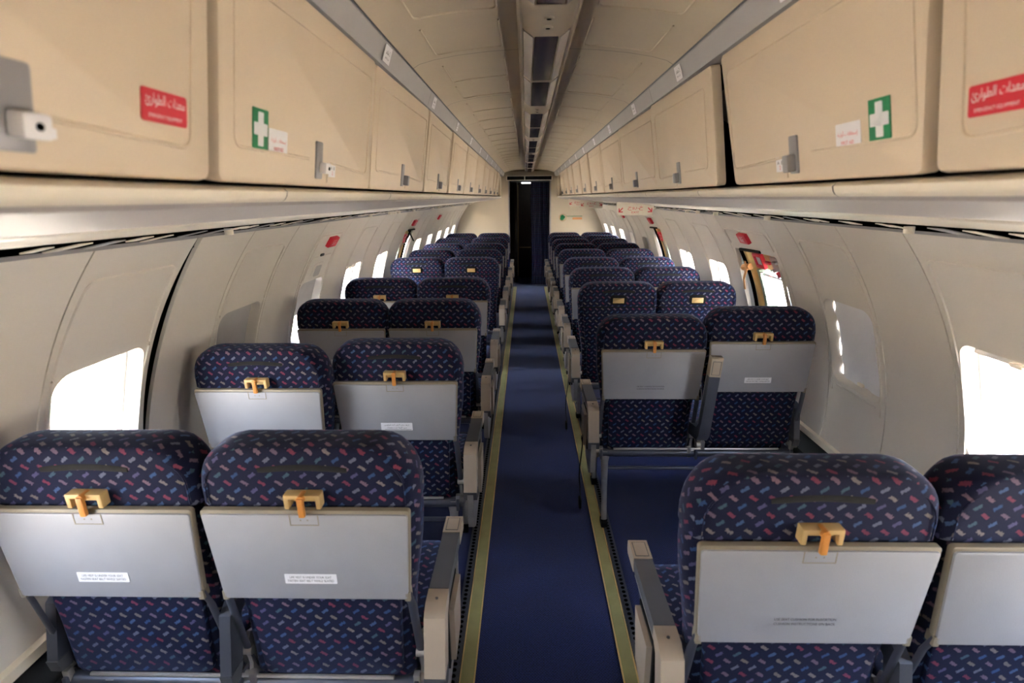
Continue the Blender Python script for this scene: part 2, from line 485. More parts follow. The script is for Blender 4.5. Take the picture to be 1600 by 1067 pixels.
# walls
EXIT_OPEN = {(1, 2), (1, 5), (-1, 5)}
wall = {}
for side in (-1, 1):
    wl = empty('wall_' + SIDES[side]); wall[side] = wl
    tag(wl, 'curved pale plastic cabin wall lining on the %s' % SIDES[side], kind='structure')
    for k in range(K0, K1 + 1):
        yc = win_c(k)
        pw = 0.215
        y0, y1 = yc - pw + 0.003, yc + pw - 0.003
        wide = (side, k) == (1, 2)
        if wide: y0, y1 = yc - 0.32, yc + 0.345
        h = (yc - WHY, yc + WHY, WS0, WS1)
        mb = MB()
        if (side, k) in EXIT_OPEN:
            hh = (yc - 0.275, yc + 0.305, WS0, s_of_z(1.295)) if wide else (yc - WHY - 0.01, yc + 0.20, WS0, s_of_z(1.30))
            panel(mb, side, y0, y1 + 0.0, S_BOT, S_TOP, hh, hr=0.02)
            reveal(mb, side, hh, [(0, R), (0.001, R + 0.02)], hr=0.02)
            ridge(mb, side, [(y0 + 0.035, S_TOP - 0.20), (y0 + 0.035, S_TOP - 0.10), (y1 - 0.03, S_TOP - 0.10), (y1 - 0.03, S_TOP - 0.2)])
        else:
            panel(mb, side, y0, y1, S_BOT, S_TOP, h)
            reveal(mb, side, h, [(0, R), (0.004, R + 0.006), (0.012, R + 0.045)])
            ridge(mb, side, [(y0 + 0.03, WS0 - 0.05), (y0 + 0.022, WS1 - 0.02), (y0 + 0.035, S_TOP - 0.10), (y1 - 0.035, S_TOP - 0.10), (y1 - 0.022, WS1 - 0.02), (y1 - 0.03, WS0 - 0.05)])
            ridge(mb, side, [(yc - WHY + 0.03, WS0 - 0.018), (yc + WHY - 0.03, WS0 - 0.018)], 0.005)
        mb.build('window_panel', M_WALL, wl)
        # plain panel between two window panels
        a, b = y1 + 0.006, yc + BAY - pw - 0.003
        if (side, k) == (1, 1): b = yc + BAY - 0.32 - 0.004
        mb = MB(); edge = None
        if side < 0 and k == 0:
            def edge(y, s, a=a):
                t = (s - S_BOT) / (S_TOP - S_BOT)
                return y + (0.006 + 0.040 * max(0, math.sin(PI * min(1, max(0, (t - 0.15) / 1.05)))) ** 1.5 if abs(y - a) < 1e-4 else 0)
        if k == K1: b = YB
        panel(mb, side, a, b, S_BOT, S_TOP, None, edge=edge)
        mb.build('plain_panel', M_WALL, wl)
        if edge:
            mb = MB(); panel(mb, side, y1 - 0.01, y1 + 0.07, S_BOT, S_TOP, None, r=R + 0.022, rim=0); mb.build('gap_shade_sheet', M_DARK, wl)  # near-black sheet added to paint the shade inside the widened gap
    # cream lip, dark duct box and lower wall
    ZB = 0.45
    xb = R * math.cos(S_BOT / R)
    mb = MB()
    mb.prism([(side * (xb + 0.02), ZB + 0.012), (side * (xb - 0.02), ZB + 0.008), (side * (xb - 0.022), ZB - 0.02), (side * (xb + 0.02), ZB - 0.02)], Y0, YB, 'y')
    tag(mb.build('baseboard_' + SIDES[side], M_PALE), 'cream lip along the foot of the %s wall lining' % SIDES[side], kind='structure')
    mb = MB()
    mb.prism([(side * (xb + 0.03), ZB - 0.02), (side * (xb - 0.03), ZB - 0.025), (side * (xb - 0.10), ZB - 0.05), (side * (xb - 0.12), ZB - 0.09), (side * 1.24, 0.0), (side * 1.42, 0)], Y0, YB, 'y')
    tag(mb.build('trim_%d' % (3 if side < 0 else 4), M_BLACK), 'black duct cover low along the %s wall' % SIDES[side], kind='structure')

# windows
wn = 0
def shade_sheet(mb, side, yc, frac, r, wob=0.0, mi=0):
    ya, yb = yc - WHY + 0.010, yc + WHY - 0.010
    sa = WS1 - 0.009 - frac * (WS1 - WS0 - 0.018); sb = WS1 - 0.005
    n, mN = 14, 14; vs = []; fs = []
    for i in range(n + 1):
        for j in range(mN + 1):
            y = ya + (yb - ya) * i / n; s = sa + (sb - sa) * j / mN
            d = 0; yy = y
            if wob:
                d = wob * (math.sin(y * 55 + s * 40) * 0.5 + math.sin(s * 90 - y * 30) * 0.5) * (1 - j / mN * 0.5)
                if i == n: yy = y - 0.006 + 0.006 * math.sin(s * 60) + 0.005 * math.sin(s * 31)
            vs.append(W(side, s, yy, r + d))
    for i in range(n):
        for j in range(mN): fs.append((i * (mN + 1) + j, (i + 1) * (mN + 1) + j, (i + 1) * (mN + 1) + j + 1, i * (mN + 1) + j + 1))
    mb.add(vs, fs, mi)
SHADES = {(-1, 1): (0.97, 0.0), (1, 1): (1.0, 0.006), (1, 0): (0.10, 0.0), (-1, 2): (0.55, 0), (-1, 0): (0.0, 0), (1, 5): (0.0, 0), (1, 3): (0.0, 0), (1, 6): (1.0, 0), (-1, 3): (0.12, 0), (1, 7): (.6, 0), (1, -1): (0, 0)}
for side in (-1, 1):
    for k in range(K0, K1 + 1):
        yc = win_c(k); wn += 1
        e = empty('window_%d' % wn, W(side, (WS0 + WS1) / 2, yc)); tag(e, kind='structure')
        inv = Matrix.Translation(-Vector(e.location))
        def part(name, mb, m, e=e):
            o = mb.build(name, m, e); o.matrix_parent_inverse = inv; return o
        h = (yc - WHY, yc + WHY, WS0, WS1)
        mb = MB()
        rings = [(0.012, R + 0.045), (0.016, R + 0.044), (0.030, R + 0.05), (0.032, R + 0.06), (0.034, R + 0.0955)]
        reveal(mb, side, h, rings)
        part('window_frame', mb, M_FRAME)
        mb = MB()
        P = rr_pts(h[0] + 0.031, h[1] - 0.031, h[2] + 0.031, h[3] - 0.031, 0.035)
        cy, cs = yc, (WS0 + WS1) / 2
        vs = [W(side, cs, cy, R + 0.07)] + [W(side, s, y, R + 0.07) for y, s in P]
        mb.add(vs, [(0, i + 1, (i + 1) % len(P) + 1) for i in range(len(P))])
        part('pane', mb, M_GLASS)
        fr, wob = SHADES.get((side, k), (0.06, 0.0))
        if fr > 0 and (side, k) not in EXIT_OPEN:
            mb = MB(); shade_sheet(mb, side, yc, fr, R + 0.036, wob)
            sa = WS1 - 0.012 - fr * (WS1 - WS0 - 0.024) + 0.012
            if fr > 0.03:
                c = Vector(W(side, sa, yc, R + 0.028))
                up = Vector(W(side, sa + 0.01, yc)) - Vector(W(side, sa, yc))
                mb.plate(0.045, 0.016, 0.007, 0.008, 0.002, 1, basis(c, (0, 1, 0), up, (-side, 0, 0)))
            part('window_shade', mb, [M_WHITE if wob else M_SHADE, M_PALE])

# emergency exit gear: exposed structure behind the open panels
def exit_gear(side, k, label, wide=False):
    yc = win_c(k); dp, df = (0.10, 0.075) if wide else (0, 0); ylo, yhi = (yc - 0.27, yc + 0.30) if wide else (yc - 0.19, yc + 0.20)
    e = empty('emergency_exit_mechanism', W(side, s_of_z(1.2), yc, R + 0.03)); tag(e, label, 'exit mechanism')
    inv = Matrix.Translation(-Vector(e.location))
    def part(name, mb, m):
        o = mb.build(name, m, e); o.matrix_parent_inverse = inv; return o
    sT = s_of_z(1.29)
    # backing sheet above the window, riveted
    mb = MB(); panel(mb, side, ylo, yhi, WS1 + 0.002, sT, None, r=R + 0.075, rim=0)
    part('backing_plate', mb, M_TAN)
    def col(y, rad, r, m, name, s0=WS0 + 0.01, s1=sT - 0.01, dy=0.0):
        mb = MB(); P = [W(side, s0 + (s1 - s0) * i / 16, y + dy * i / 16, r) for i in range(17)]
        mb.tube(P, rad, 0, 10); return part(name, mb, m)
    col(yc + 0.125 + dp, 0.028 if wide else 0.024, R + 0.045, M_TAN, 'insulated_pipe')
    col(yc + 0.175 + dp, 0.010, R + 0.02, M_DARK, 'seal')
    mb = MB()
    for i in range(16):
        s = WS0 + 0.01 + (WS1 - WS0) * i / 16; s2 = WS0 + 0.01 + (WS1 - WS0) * (i + 1) / 16
        a = [W(side, s, yc + 0.06 + df, R + 0.03), W(side, s, yc + 0.095 + df, R + 0.03), W(side, s, yc + 0.095 + df, R + 0.09), W(side, s, yc + 0.06 + df, R + 0.09)]
        b = [W(side, s2, yc + 0.06 + df, R + 0.03), W(side, s2, yc + 0.095 + df, R + 0.03), W(side, s2, yc + 0.095 + df, R + 0.09), W(side, s2, yc + 0.06 + df, R + 0.09)]
        mb.add(a + b, [(0, 1, 5, 4), (1, 2, 6, 5), (2, 3, 7, 6), (3, 0, 4, 7)])
    fr = part('green_frame', mb, M_GFR)
    for i in range(9):
        mb = MB(); s = WS0 + 0.02 + (WS1 - WS0 - 0.03) * i / 8; mb.tube([W(side, s, yc + 0.052 + df, R + 0.03), W(side, s, yc + 0.052 + df, R + 0.045)], 0.006, 0, 8)
        part('rivet', mb, M_WHITE)
    # red release box with white plate
    sc_ = s_of_z(1.232 if wide else 1.205)
    up = Vector(W(side, sc_ + 0.01, yc)) - Vector(W(side, sc_, yc))
    nrm = Vector((-side * math.cos(sc_ / R), 0, -math.sin(sc_ / R)))
    M = basis(W(side, sc_, yc + 0.045, R + 0.035), (0, 1, 0), up, nrm)
    mb = MB()
    mb.box((0, 0.036, 0.012), (0.115, 0.018, 0.02), 0, M, 0.003); mb.box((0, -0.036, 0.012), (0.115, 0.018, 0.02), 0, M, 0.003)
    mb.box((-0.05, 0, 0.012), (0.018, 0.07, 0.02), 0, M, 0.003); mb.box((0.05, 0, 0.012), (0.018, 0.07, 0.02), 0, M, 0.003)
    part('release_handle', mb, M_RED)
    mb = MB(); mb.plate(0.07, 0.05, 0.004, 0.006, 0.001, 0, M @ Matrix.Translation((0, 0.0, 0.008)))
    part('white_plate', mb, M_WHITE)
    M2 = basis(W(side, sc_ - 0.02, yc - (0.15 if wide else 0.09), R + 0.04), (0, 1, 0), up, nrm)
    mb = MB(); mb.plate(0.12, 0.11, 0.006, 0.01, 0.002, 0, M2); mb.box((-0.02, 0.035, 0.02), (0.05, 0.012, 0.02), 0, M2, 0.003)
    mb.cyl((0.03, -0.02, 0.016), 0.012, 0.02, 'z', 0, 12, M2)
    part('lock_plate', mb, M_METAL)
    mb = MB(); mb.box((0.05, 0.03, 0.028), (0.06, 0.014, 0.014), 0, M2, 0.002); part('red_catch', mb, M_RED); mb = MB(); mb.box((-0.02, -0.035, 0.022), (0.012, 0.03, 0.02), 0, M2, 0.002)
    part('red_catch', mb, M_RED)
    return part
pt = exit_gear(1, 2, 'open emergency exit panel on the right wall showing red release handle and hanging tan strap', True)
mb = MB()
P = [W(1, s_of_z(1.22), win_c(2) + 0.22, R + 0.0), W(1, s_of_z(1.17), win_c(2) + 0.225, R - 0.01), W(1, s_of_z(1.12), win_c(2) + 0.25, R - 0.03), W(1, s_of_z(1.06), win_c(2) + 0.262, R - 0.035)]
mb.tube(P, [0.012, 0.016, 0.012, 0.014], 0, 8, None, (-1, 0, 0, 0.35))
mb.tube([W(1, s_of_z(1.185), win_c(2) + 0.20, R + 0.015), W(1, s_of_z(1.18), win_c(2) + 0.27, R - 0.004)], 0.02, 0, 8)
pt('strap', mb, M_CARDB)
exit_gear(1, 5, 'open emergency exit panel farther along the right wall beneath a small red sign')
exit_gear(-1, 5, 'open emergency exit panel on the left wall with red release handle and black flap')
for side, k in ((1, 2), (1, 5), (-1, 5)):
    yc = win_c(k); mb = MB()
    a = Vector(W(side, s_of_z(1.305), yc - 0.10, R - 0.003)); b = Vector(W(side, s_of_z(1.302), yc + 0.17, R - 0.012))
    mb.tube([a, b], 0.009, 0, 6)
    if side < 0: mb.tube([a, Vector(W(side, s_of_z(1.25), yc - 0.16, R - 0.10))], 0.008, 0, 6)
    tag(mb.build('exit_flap', M_BLACK), {(1, 2): 'black hinge bar above the nearest open exit panel on the right wall', (1, 5): 'black hinge bar above the farther open exit panel on the right wall', (-1, 5): 'black bent flap sticking out above the open exit on the left wall'}[(side, k)], 'flap')
# tall closed exit hatch on the left wall: raised inner plate
yc = win_c(2); mb = MB()
ridge(mb, -1, [(yc - 0.17, WS1 + 0.02), (yc - 0.16, s_of_z(1.29)), (yc + 0.17, s_of_z(1.29)), (yc + 0.18, WS1 + 0.02)], 0.006)
up = Vector(W(-1, s_of_z(1.19) + 0.01, yc)) - Vector(W(-1, s_of_z(1.19), yc)); nr = Vector((math.cos(s_of_z(1.19) / R), 0, -math.sin(s_of_z(1.19) / R)))
mb.plate(0.13, 0.10, 0.015, 0.006, 0.002, 0, basis(W(-1, s_of_z(1.21), yc, R + 0.001), (0, 1, 0), up, nr))
mb.plate(0.09, 0.065, 0.010, 0.002, 0, 1, basis(W(-1, s_of_z(1.21), yc, R - 0.0055), (0, 1, 0), up, nr))
M = basis(W(-1, s_of_z(1.30), yc - 0.02, R - 0.001), (0, 1, 0), up, nr)
mb.plate(0.05, 0.014, 0.004, 0.006, 0.001, 2, M)
tag(mb.build('exit_handle_cover', [M_WALL, M_SHADE, M_INK]), 'pale handle cover above the left window under the nearest red sign', 'cover')

# red EXIT boxes on the walls
def red_box(side, k, label, dy=0.03):
    e = MB(); s = s_of_z(1.372); yc = win_c(k) + dy
    up = Vector(W(side, s + 0.01, yc)) - Vector(W(side, s, yc)); nr = Vector((-side * math.cos(s / R), 0, -math.sin(s / R)))
    u = (0, -side, 0)
    M = basis(W(side, s, yc, R + 0.002), u, up, nr)
    e.plate(0.125, 0.062, 0.006, 0.022, 0.006, 0, M)
    e.text('EXIT', 0.016, 0.05, M @ Matrix.Translation((0, -0.006, 0.0226)), 1)
    e.text(arabic('\u062e\u0631\u0648\u062c'), 0.014, 0.05, M @ Matrix.Translation((0, 0.013, 0.0226)), 1)
    tag(e.build('exit_sign', [M_RED, M_WHITE]), label, 'sign')
red_box(-1, 2, 'nearest small red exit sign on the left wall above a pale handle cover')
red_box(-1, 5, 'small red exit sign on the left wall above the open exit panel', 0.0)
red_box(-1, 7, 'farthest small red exit sign on the left wall', 0.0)
red_box(1, 2, 'nearest red exit sign on the right wall above the torn open exit panel')
red_box(1, 5, 'small red exit sign on the right wall below the nearest hanging exit panel', 0.0)
red_box(1, 7, 'farthest small red exit sign on the right wall', 0.0)

# ------------------------------------------------------------------ ceiling, fascia, coves
def sheet(profile, y0, y1, side, name, m, label, joints=0.0, off=0.0, jm=None, extra=None):
    mb = MB()
    n = len(profile); ysx = [y0]
    if joints:
        y = off
        while y < y1:
            if y > y0: ysx.append(y)
            y += joints
    ysx.append(y1)
    for a, b in zip(ysx, ysx[1:]):
        g = 0.0015 if joints else 0
        vs = [(side * p[0], yy, p[1]) for yy in (a + g, b - g) for p in profile]
        mb.add(vs, [(i, i + 1, n + i + 1, n + i) for i in range(n - 1)])
    if joints:
        cx = sum(p[0] for p in profile) / n; cz = sum(p[1] for p in profile) / n
    if extra: extra(mb)
    o = mb.build(name, [m, jm or m]); tag(o, label, kind='structure')
    return o
CE = [(0.43, 2.02), (0.41, 2.032), (0.36, 2.045), (0.28, 2.058), (0.18, 2.068), (0.08, 2.073), (0.0, 2.074)]
def ceil_z(x):
    x = abs(x)
    for a, b in zip(CE, CE[1:]):
        if b[0] <= x <= a[0]: return b[1] + (a[1] - b[1]) * (x - b[0]) / (a[0] - b[0])
    return CE[0][1]
mb = MB()
prof = [(p[0], p[1]) for p in CE] + [(-p[0], p[1]) for p in CE[-2::-1]]
y = 0.40 - BAY * 3
while y < YB:
    b = min(y + BAY, YB); n = len(prof)
    vs = [(p[0], yy, p[1]) for yy in (y + 0.002, b - 0.002) for p in prof]
    mb.add(vs, [(i, i + 1, n + i + 1, n + i) for i in range(n - 1)])
    for side in (-1, 1):
        for q in range(2):
            c0 = y + 0.05 + q * 0.375; c1 = c0 + 0.33
            if c1 > YB: continue
            def P(x, yy): return (side * x, yy, ceil_z(x) - 0.0005)
            pts = round_poly([(0.345, c0 + 0.05), (0.345, c1), (0.13, c1), (0.13, c0 + 0.05)], 0.02)
            seg = []
            for a_, b_ in zip(pts, pts[1:]):
                nn = max(1, int(abs(a_[0] - b_[0]) / 0.03)); seg += [(a_[0] + (b_[0] - a_[0]) * i / nn, a_[1] + (b_[1] - a_[1]) * i / nn) for i in range(nn)]
            seg.append(pts[-1])
            mb.tube([P(*s_) for s_ in seg], 0.0032, 1, 6)
    y += BAY
tag(mb.build('ceiling', [M_CEIL, M_CEIL]), 'cream arched ceiling panels with raised outlines', kind='structure')
for side in (-1, 1):
    nm = SIDES[side]
    t0 = 4 if side < 0 else 10
    fas = sheet([(0.437, 2.022), (0.433, 2.012), (0.447, 1.972), (0.452, 1.958), (0.50, 1.958)], Y0, YB, side, 'trim_%d' % (t0 + 1), M_FASC, 'grey fascia strip between ceiling and %s bin doors' % nm, 0.81 * 2, 0.78)
    mb = MB(); mb.tube([(side * 0.438, Y0, 2.021), (side * 0.438, YB, 2.021)], 0.0045, 0, 6)
    tag(mb.build('trim_%d' % (t0 + 2), M_DMET), 'thin dark edge between ceiling and %s fascia' % nm, kind='structure')
    def ex(mb, side=side): mb.box((side * 0.53, (Y0 + YB) / 2, 1.79), (0.012, YB - Y0, 0.34), 1)
    sheet([(0.535, 1.624), (0.500, 1.6195), (0.494, 1.614), (0.496, 1.606), (0.50, 1.60), (0.507, 1.596)], Y0, YB, side, 'trim_%d' % (t0 + 3), M_PALE, 'cream rail below the %s bin doors' % nm, BAY, 1.05)
    cove = [(0.507, 1.597), (0.512, 1.590)] + [(0.512 + 0.245 * (i / 10), 1.590 - 0.010 * math.sin(PI * i / 10) - 0.034 * (i / 10)) for i in range(1, 11)]
    sheet(cove, Y0, YB, side, 'trim_%d' % (t0 + 4), M_COVE, 'smooth grey cove under the %s bins' % nm)
    sheet([(0.757, 1.556), (0.765, 1.549), (0.86, 1.541), (0.955, 1.527), (0.975, 1.520), (0.98, 1.535)], Y0, YB, side, 'trim_%d' % (t0 + 5), M_PALE, 'pale service panel strip under the %s bins' % nm)
    # broken rail with slots, their shade painted by a near-black channel behind
    mb = MB()
    mb.prism([(side * 0.985, 1.57), (side * 1.135, 1.57), (side * 1.135, 1.455), (side * 1.112, 1.455), (side * 1.10, 1.545), (side * 0.985, 1.55)], Y0, YB, 'y', 0)
    mb.prism([(side * 1.056, 1.4975), (side * 1.084, 1.495), (side * 1.082, 1.487), (side * 1.054, 1.489)], Y0, YB, 'y', 1)
    rnd = random.Random(5 + side); y = Y0 + 0.02
    while y < YB - 0.1:
        L = rnd.choice([0.02, 0.03, 0.04, 0.06, 0.18 if y < 1.3 else 0.03]); kind = rnd.random()
        z = 1.512 + rnd.uniform(-0.001, 0.002)
        xa, xb_ = 0.975, (1.055 if kind < 0.55 else 1.02)
        mb.prism([(side * xa, z + 0.003), (side * xb_, z - (xb_ - xa) * 0.2 + 0.003), (side * xb_, z - (xb_ - xa) * 0.2), (side * xa, z + 0.001)], y, y + L, 'y', 2 if kind > 0.3 else 1)
        if kind > 0.85:
            mb.cyl((side * 1.03, y + L / 2, 1.500), 0.014, 0.02, 'z', 2, 12)
        y += L + rnd.choice([0.03, 0.06, 0.09, 0.14])
    o = mb.build('trim_%d' % (t0 + 6), [M_DARK, M_GREY, M_PALE]); tag(o, 'broken slotted rail with black gaps above the %s wall panels' % nm, kind='structure')
    # row number stickers on the fascia
    for j in range(12):
        y = 0.87 + BAY * j if side < 0 else 1.20 + 0.77 * j
        if y > YB - 0.1: continue
        c = (side * 0.4385, y + 0.0, 1.985)
        up = Vector((-side * 0.018, 0, 0.054)); M = basis(c, (0, 1, 0) if side < 0 else (0, -1, 0), up, (-side, 0, -0.3))
        mb = MB(); mb.plate(0.070, 0.044, 0.002, 0.0015, 0, 0, M @ Matrix.Translation((0, 0, 0.0005)))
        mb.text(arabic('\u0645\u0642\u0639\u062f') + ' %d' % (j + 1), 0.012, 0.044, M @ Matrix.Translation((0, 0.006, 0.0024)), 1)
        mb.text('SEAT %d A-B' % (j + 1), 0.005, 0.04, M @ Matrix.Translation((0, -0.010, 0.0024)), 1)
        mb.build('row_sticker', [M_WHITE, M_INK], fas)

# floor
mb = MB(); mb.box((0, (Y0 + 12.4) / 2, -0.02), (2.6, 12.4 - Y0, 0.04))
tag(mb.build('floor', CARPET), 'blue ribbed carpet floor', kind='structure')
for side, xc, n in ((-1, -0.262, 20), (1, 0.298, 23)):
    nm = SIDES[side]
    mb = MB(); mb.box((xc, (Y0 + YB) / 2, 0.003), (0.042, YB - Y0, 0.006), 0, None, 0.0015)
    tag(mb.build('trim_%d' % n, M_YEL), 'olive yellow strip along the %s edge of the aisle' % nm, kind='structure')
    mb = MB(); mb.box((xc + 0.0245, (Y0 + YB) / 2, 0.003), (0.005, YB - Y0, 0.007)); mb.box((xc - 0.0245, (Y0 + YB) / 2, 0.003), (0.005, YB - Y0, 0.007))
    tag(mb.build('trim_%d' % (n + 1), M_TAN), 'thin metal edging beside the %s aisle strip' % nm, kind='structure')
    mb = MB(); xt = xc + side * 0.048
    mb.box((xt, (Y0 + YB) / 2, 0.004), (0.034, YB - Y0, 0.008))
    y = 0.9
    while y < 5.2:
        mb.cyl((xt, y, 0.0085), 0.008, 0.002, 'z', 1, 8); y += 0.0254
    tag(mb.build('trim_%d' % (n + 2), [M_DMET, M_DARK]), 'perforated metal seat track on the %s' % nm, kind='structure')

# ------------------------------------------------------------------ overhead bins
def binM(side, y, t, out=0.0):
    """frame on the door face: t metres up from the lower edge"""
    up = Vector((-side * 0.045, 0, 0.333)).normalized()
    o = Vector((side * 0.495, y, 1.622)) + up * t
    n = Vector((-side * 0.333, 0, -0.045)).normalized()
    return basis(o + n * out, (0, 1 if side < 0 else -1, 0), up, n)
HB = 0.334
DCACHE = {}
def make_bin(side, k, label):
    y0, y1 = BAY * k + 0.004, BAY * (k + 1) - 0.004
    yc = (y0 + y1) / 2; e = empty('overhead_bin', (side * 0.51, yc, 1.62)); tag(e, label, 'luggage bin', 'overhead bins on the %s' % SIDES[side])
    inv = Matrix.Translation(-Vector(e.location))
    def part(name, mb, m, par=None):
        o = mb.build(name, m); o.parent = par or e
        if par is None: o.matrix_parent_inverse = inv
        else: o.matrix_parent_inverse = (inv.inverted() @ Matrix.Identity(4)).inverted() if False else par.matrix_parent_inverse.copy() if False else Matrix.Identity(4)
        return o
    # body: open-fronted box behind the door, coloured near-black for its inner shade
    mb = MB(); x0, x1 = 0.529, 0.90
    prof = [(x0, 1.632), (x1, 1.60), (x1, 1.76), (0.70, 1.955), (0.492, 1.955)]
    n = len(prof)
    vs = [(side * p[0], yy, p[1]) for yy in (y0 - 0.003, y1 + 0.003) for p in prof]
    mb.add(vs, [(i, i + 1, n + i + 1, n + i) for i in range(n - 1)] + [tuple(range(n)), tuple(range(n, 2 * n))])
    part('bin_body', mb, M_DARK)
    w_ = y1 - y0 - 0.014
    gap = side > 0 and k == 1; nxt = side > 0 and k == 2
    M = binM(side, yc, HB / 2 + 0.001, -0.028)
    if k >= 2:
        M = M @ Matrix.Rotation(math.radians(random.Random(k * 7 + side).uniform(-1.2, 1.2)), 4, 'Y')
    if nxt: M = M @ Matrix.Translation((-0.035, 0, 0))
    if gap:      # the far edge of this door hangs skewed and leaves a dark wedge
        S = Matrix.Identity(4); S[0][1] = -0.032 / HB; S[0][3] = 0.018; M = M @ S
    mb = MB()
    mb.plate(w_ - (0.068 if gap else 0.07 if nxt else 0.0), HB - 0.004, 0.016, 0.028, 0.009, 0, M, top=w_ - (0.004 if gap else 0.07 if nxt else 0))
    # raised outline with a notch at the latch
    hw, hh = w_ / 2 - (0.10 if nxt else 0.040), HB / 2 - 0.05
    def line(pts, rad=0.0028):
        P = round_poly(pts, 0.02)
        mb.tube([(p[0], p[1], 0.028) for p in P], rad, 0, 6, M)
    line([(0.045, -HB / 2 + 0.012), (0.045, -hh + 0.004), (hw - 0.01, -hh - 0.008), (hw, hh), (-hw, hh), (-hw, -hh + 0.006), (-0.06, -hh + 0.006)]) if side < 0 else \
        line([(-0.045, -HB / 2 + 0.012), (-0.045, -hh + 0.004), (-hw + 0.01, -hh - 0.008), (-hw, hh), (hw, hh), (hw, -hh + 0.006), (0.06, -hh + 0.006)])
    door = part('door', mb, M_BIN)
    F = M @ Matrix.Translation((0, -HB / 2, 0.028))     # origin at the foot of the door's middle
    def sub(name, mb, m):
        o = mb.build(name, m, door); return o
    if k == 0: F = F @ Matrix.Translation(((0.09 if side < 0 else -0.09), 0, 0))
    mb = MB(); mb.plate(0.034 if k else 0.05, 0.074, 0.004, 0.004, 0.0012, 0, F @ Matrix.Translation((-0.01, 0.056, 0)))
    sub('latch_plate', mb, M_GREY)
    mb = MB()
    if k in (0, 1) and side < 0:
        mb.box((0.0, 0.042, 0.012), (0.03, 0.022, 0.016), 0, F, 0.003); mb.cyl((0.0, 0.042, 0.021), 0.0035, 0.002, 'z', 1, 10, F); mb.box((0.022, 0.038, 0.006), (0.016, 0.01, 0.01), 0, F, 0.002)
        sub('latch_catch', mb, [M_WHITE, M_DARK])
    else:
        mb.box((0.0 - 0.012 * side, 0.04, 0.012), (0.024, 0.034, 0.018), 0, F, 0.004)
        sub('latch_catch', mb, M_GREY)
    q = 1 if side < 0 else -1
    if k == 0: F = F @ Matrix.Translation(((-0.09 if side < 0 else 0.09), 0, 0))
    mb = MB(); T = F @ Matrix.Translation((q * 0.075, 0.040, 0.0004)); mb.plate(0.042, 0.03, 0.001, 0.001, 0, 0, T)
    mb.text('A  B', 0.007, 0.026, T @ Matrix.Translation((0, 0.004, 0.0018)), 1); mb.text('%d' % (k + 1), 0.008, 0.006, T @ Matrix.Translation((0, -0.006, 0.0018)), 2)
    if k: sub('seat_number_sticker', mb, [M_WHITE, M_INK, M_RINK])
    if k == 0:
        mb = MB(); T = F @ Matrix.Translation((q * 0.293, 0.084, 0.0004))
        mb.plate(0.086, 0.036, 0.004, 0.001, 0, 0, T)
        mb.text(arabic('\u0645\u0639\u062f\u0627\u062a \u0627\u0644\u0637\u0648\u0627\u0631\u0626'), 0.015, 0.074, T @ Matrix.Translation((0, 0.006, 0.0018)), 1)
        mb.text('EMERGENCY EQUIPMENT', 0.005, 0.064, T @ Matrix.Translation((0, -0.011, 0.0018)), 1)
        sub('red_sticker', mb, [M_RED, M_WHITE])
    if k == 1:
        mb = MB(); T = F @ Matrix.Translation((-q * 0.272, 0.088, 0.0004)); mb.plate(0.054, 0.062, 0.001, 0.001, 0, 0, T)
        T2 = T @ Matrix.Translation((0, 0, 0.0006)); mb.plate(0.018, 0.052, 0.002, 0.001, 0, 1, T2); mb.plate(0.046, 0.019, 0.002, 0.001, 0, 1, T2)
        sub('first_aid_sticker', mb, [M_GREEN, M_WHITE])
        mb = MB(); T = F @ Matrix.Translation((-q * (0.205 if side < 0 else 0.185), 0.074, 0.0004)); mb.plate(0.074, 0.040, 0.003, 0.001, 0, 0, T)
        mb.text(arabic('\u0625\u0633\u0639\u0627\u0641\u0627\u062a \u0623\u0648\u0644\u064a\u0629'), 0.011, 0.060, T @ Matrix.Translation((0, 0.002, 0.0018)), 1)
        mb.text('FIRST AID', 0.006, 0.038, T @ Matrix.Translation((0, -0.012, 0.0018)), 1)
        sub('first_aid_caption', mb, [M_WHITE, M_RINK])
BL = {0: 'overhead bin on the %s nearest the camera with a red sticker', 1: 'overhead bin on the %s with a green first aid cross sticker'}
ORD = ['third', 'fourth', 'fifth', 'sixth', 'seventh', 'eighth', 'ninth', 'tenth', 'eleventh', 'twelfth']
for side in (-1, 1):
    for k in range(-1, 12):
        y1 = BAY * (k + 1)
        if y1 > YB - 0.05 and k != 11:
            pass
        if k == 11 or k == -1: continue
        lab = BL[k] % SIDES[side] if k in BL else ('%s closed cream overhead bin from the front on the %s' % (ORD[k - 2], SIDES[side]))
        make_bin(side, k, lab)
    mb = MB(); mb.box((side * 0.51, Y0 / 2, 1.79), (0.03, -Y0, 0.33), 0, None, 0.004)
    tag(mb.build('trim_%d' % (30 + (side > 0)), M_BIN), 'cream bin front continuing behind the camera on the %s' % SIDES[side], kind='structure')
    mb = MB(); mb.box((side * 0.51, (BAY * 12 + YB) / 2, 1.79), (0.03, YB - BAY * 12 - 0.01, 0.33), 0, None, 0.004)
    tag(mb.build('trim_%d' % (32 + (side > 0)), M_BIN), 'cream filler closing the %s bins at the bulkhead' % SIDES[side], kind='structure')

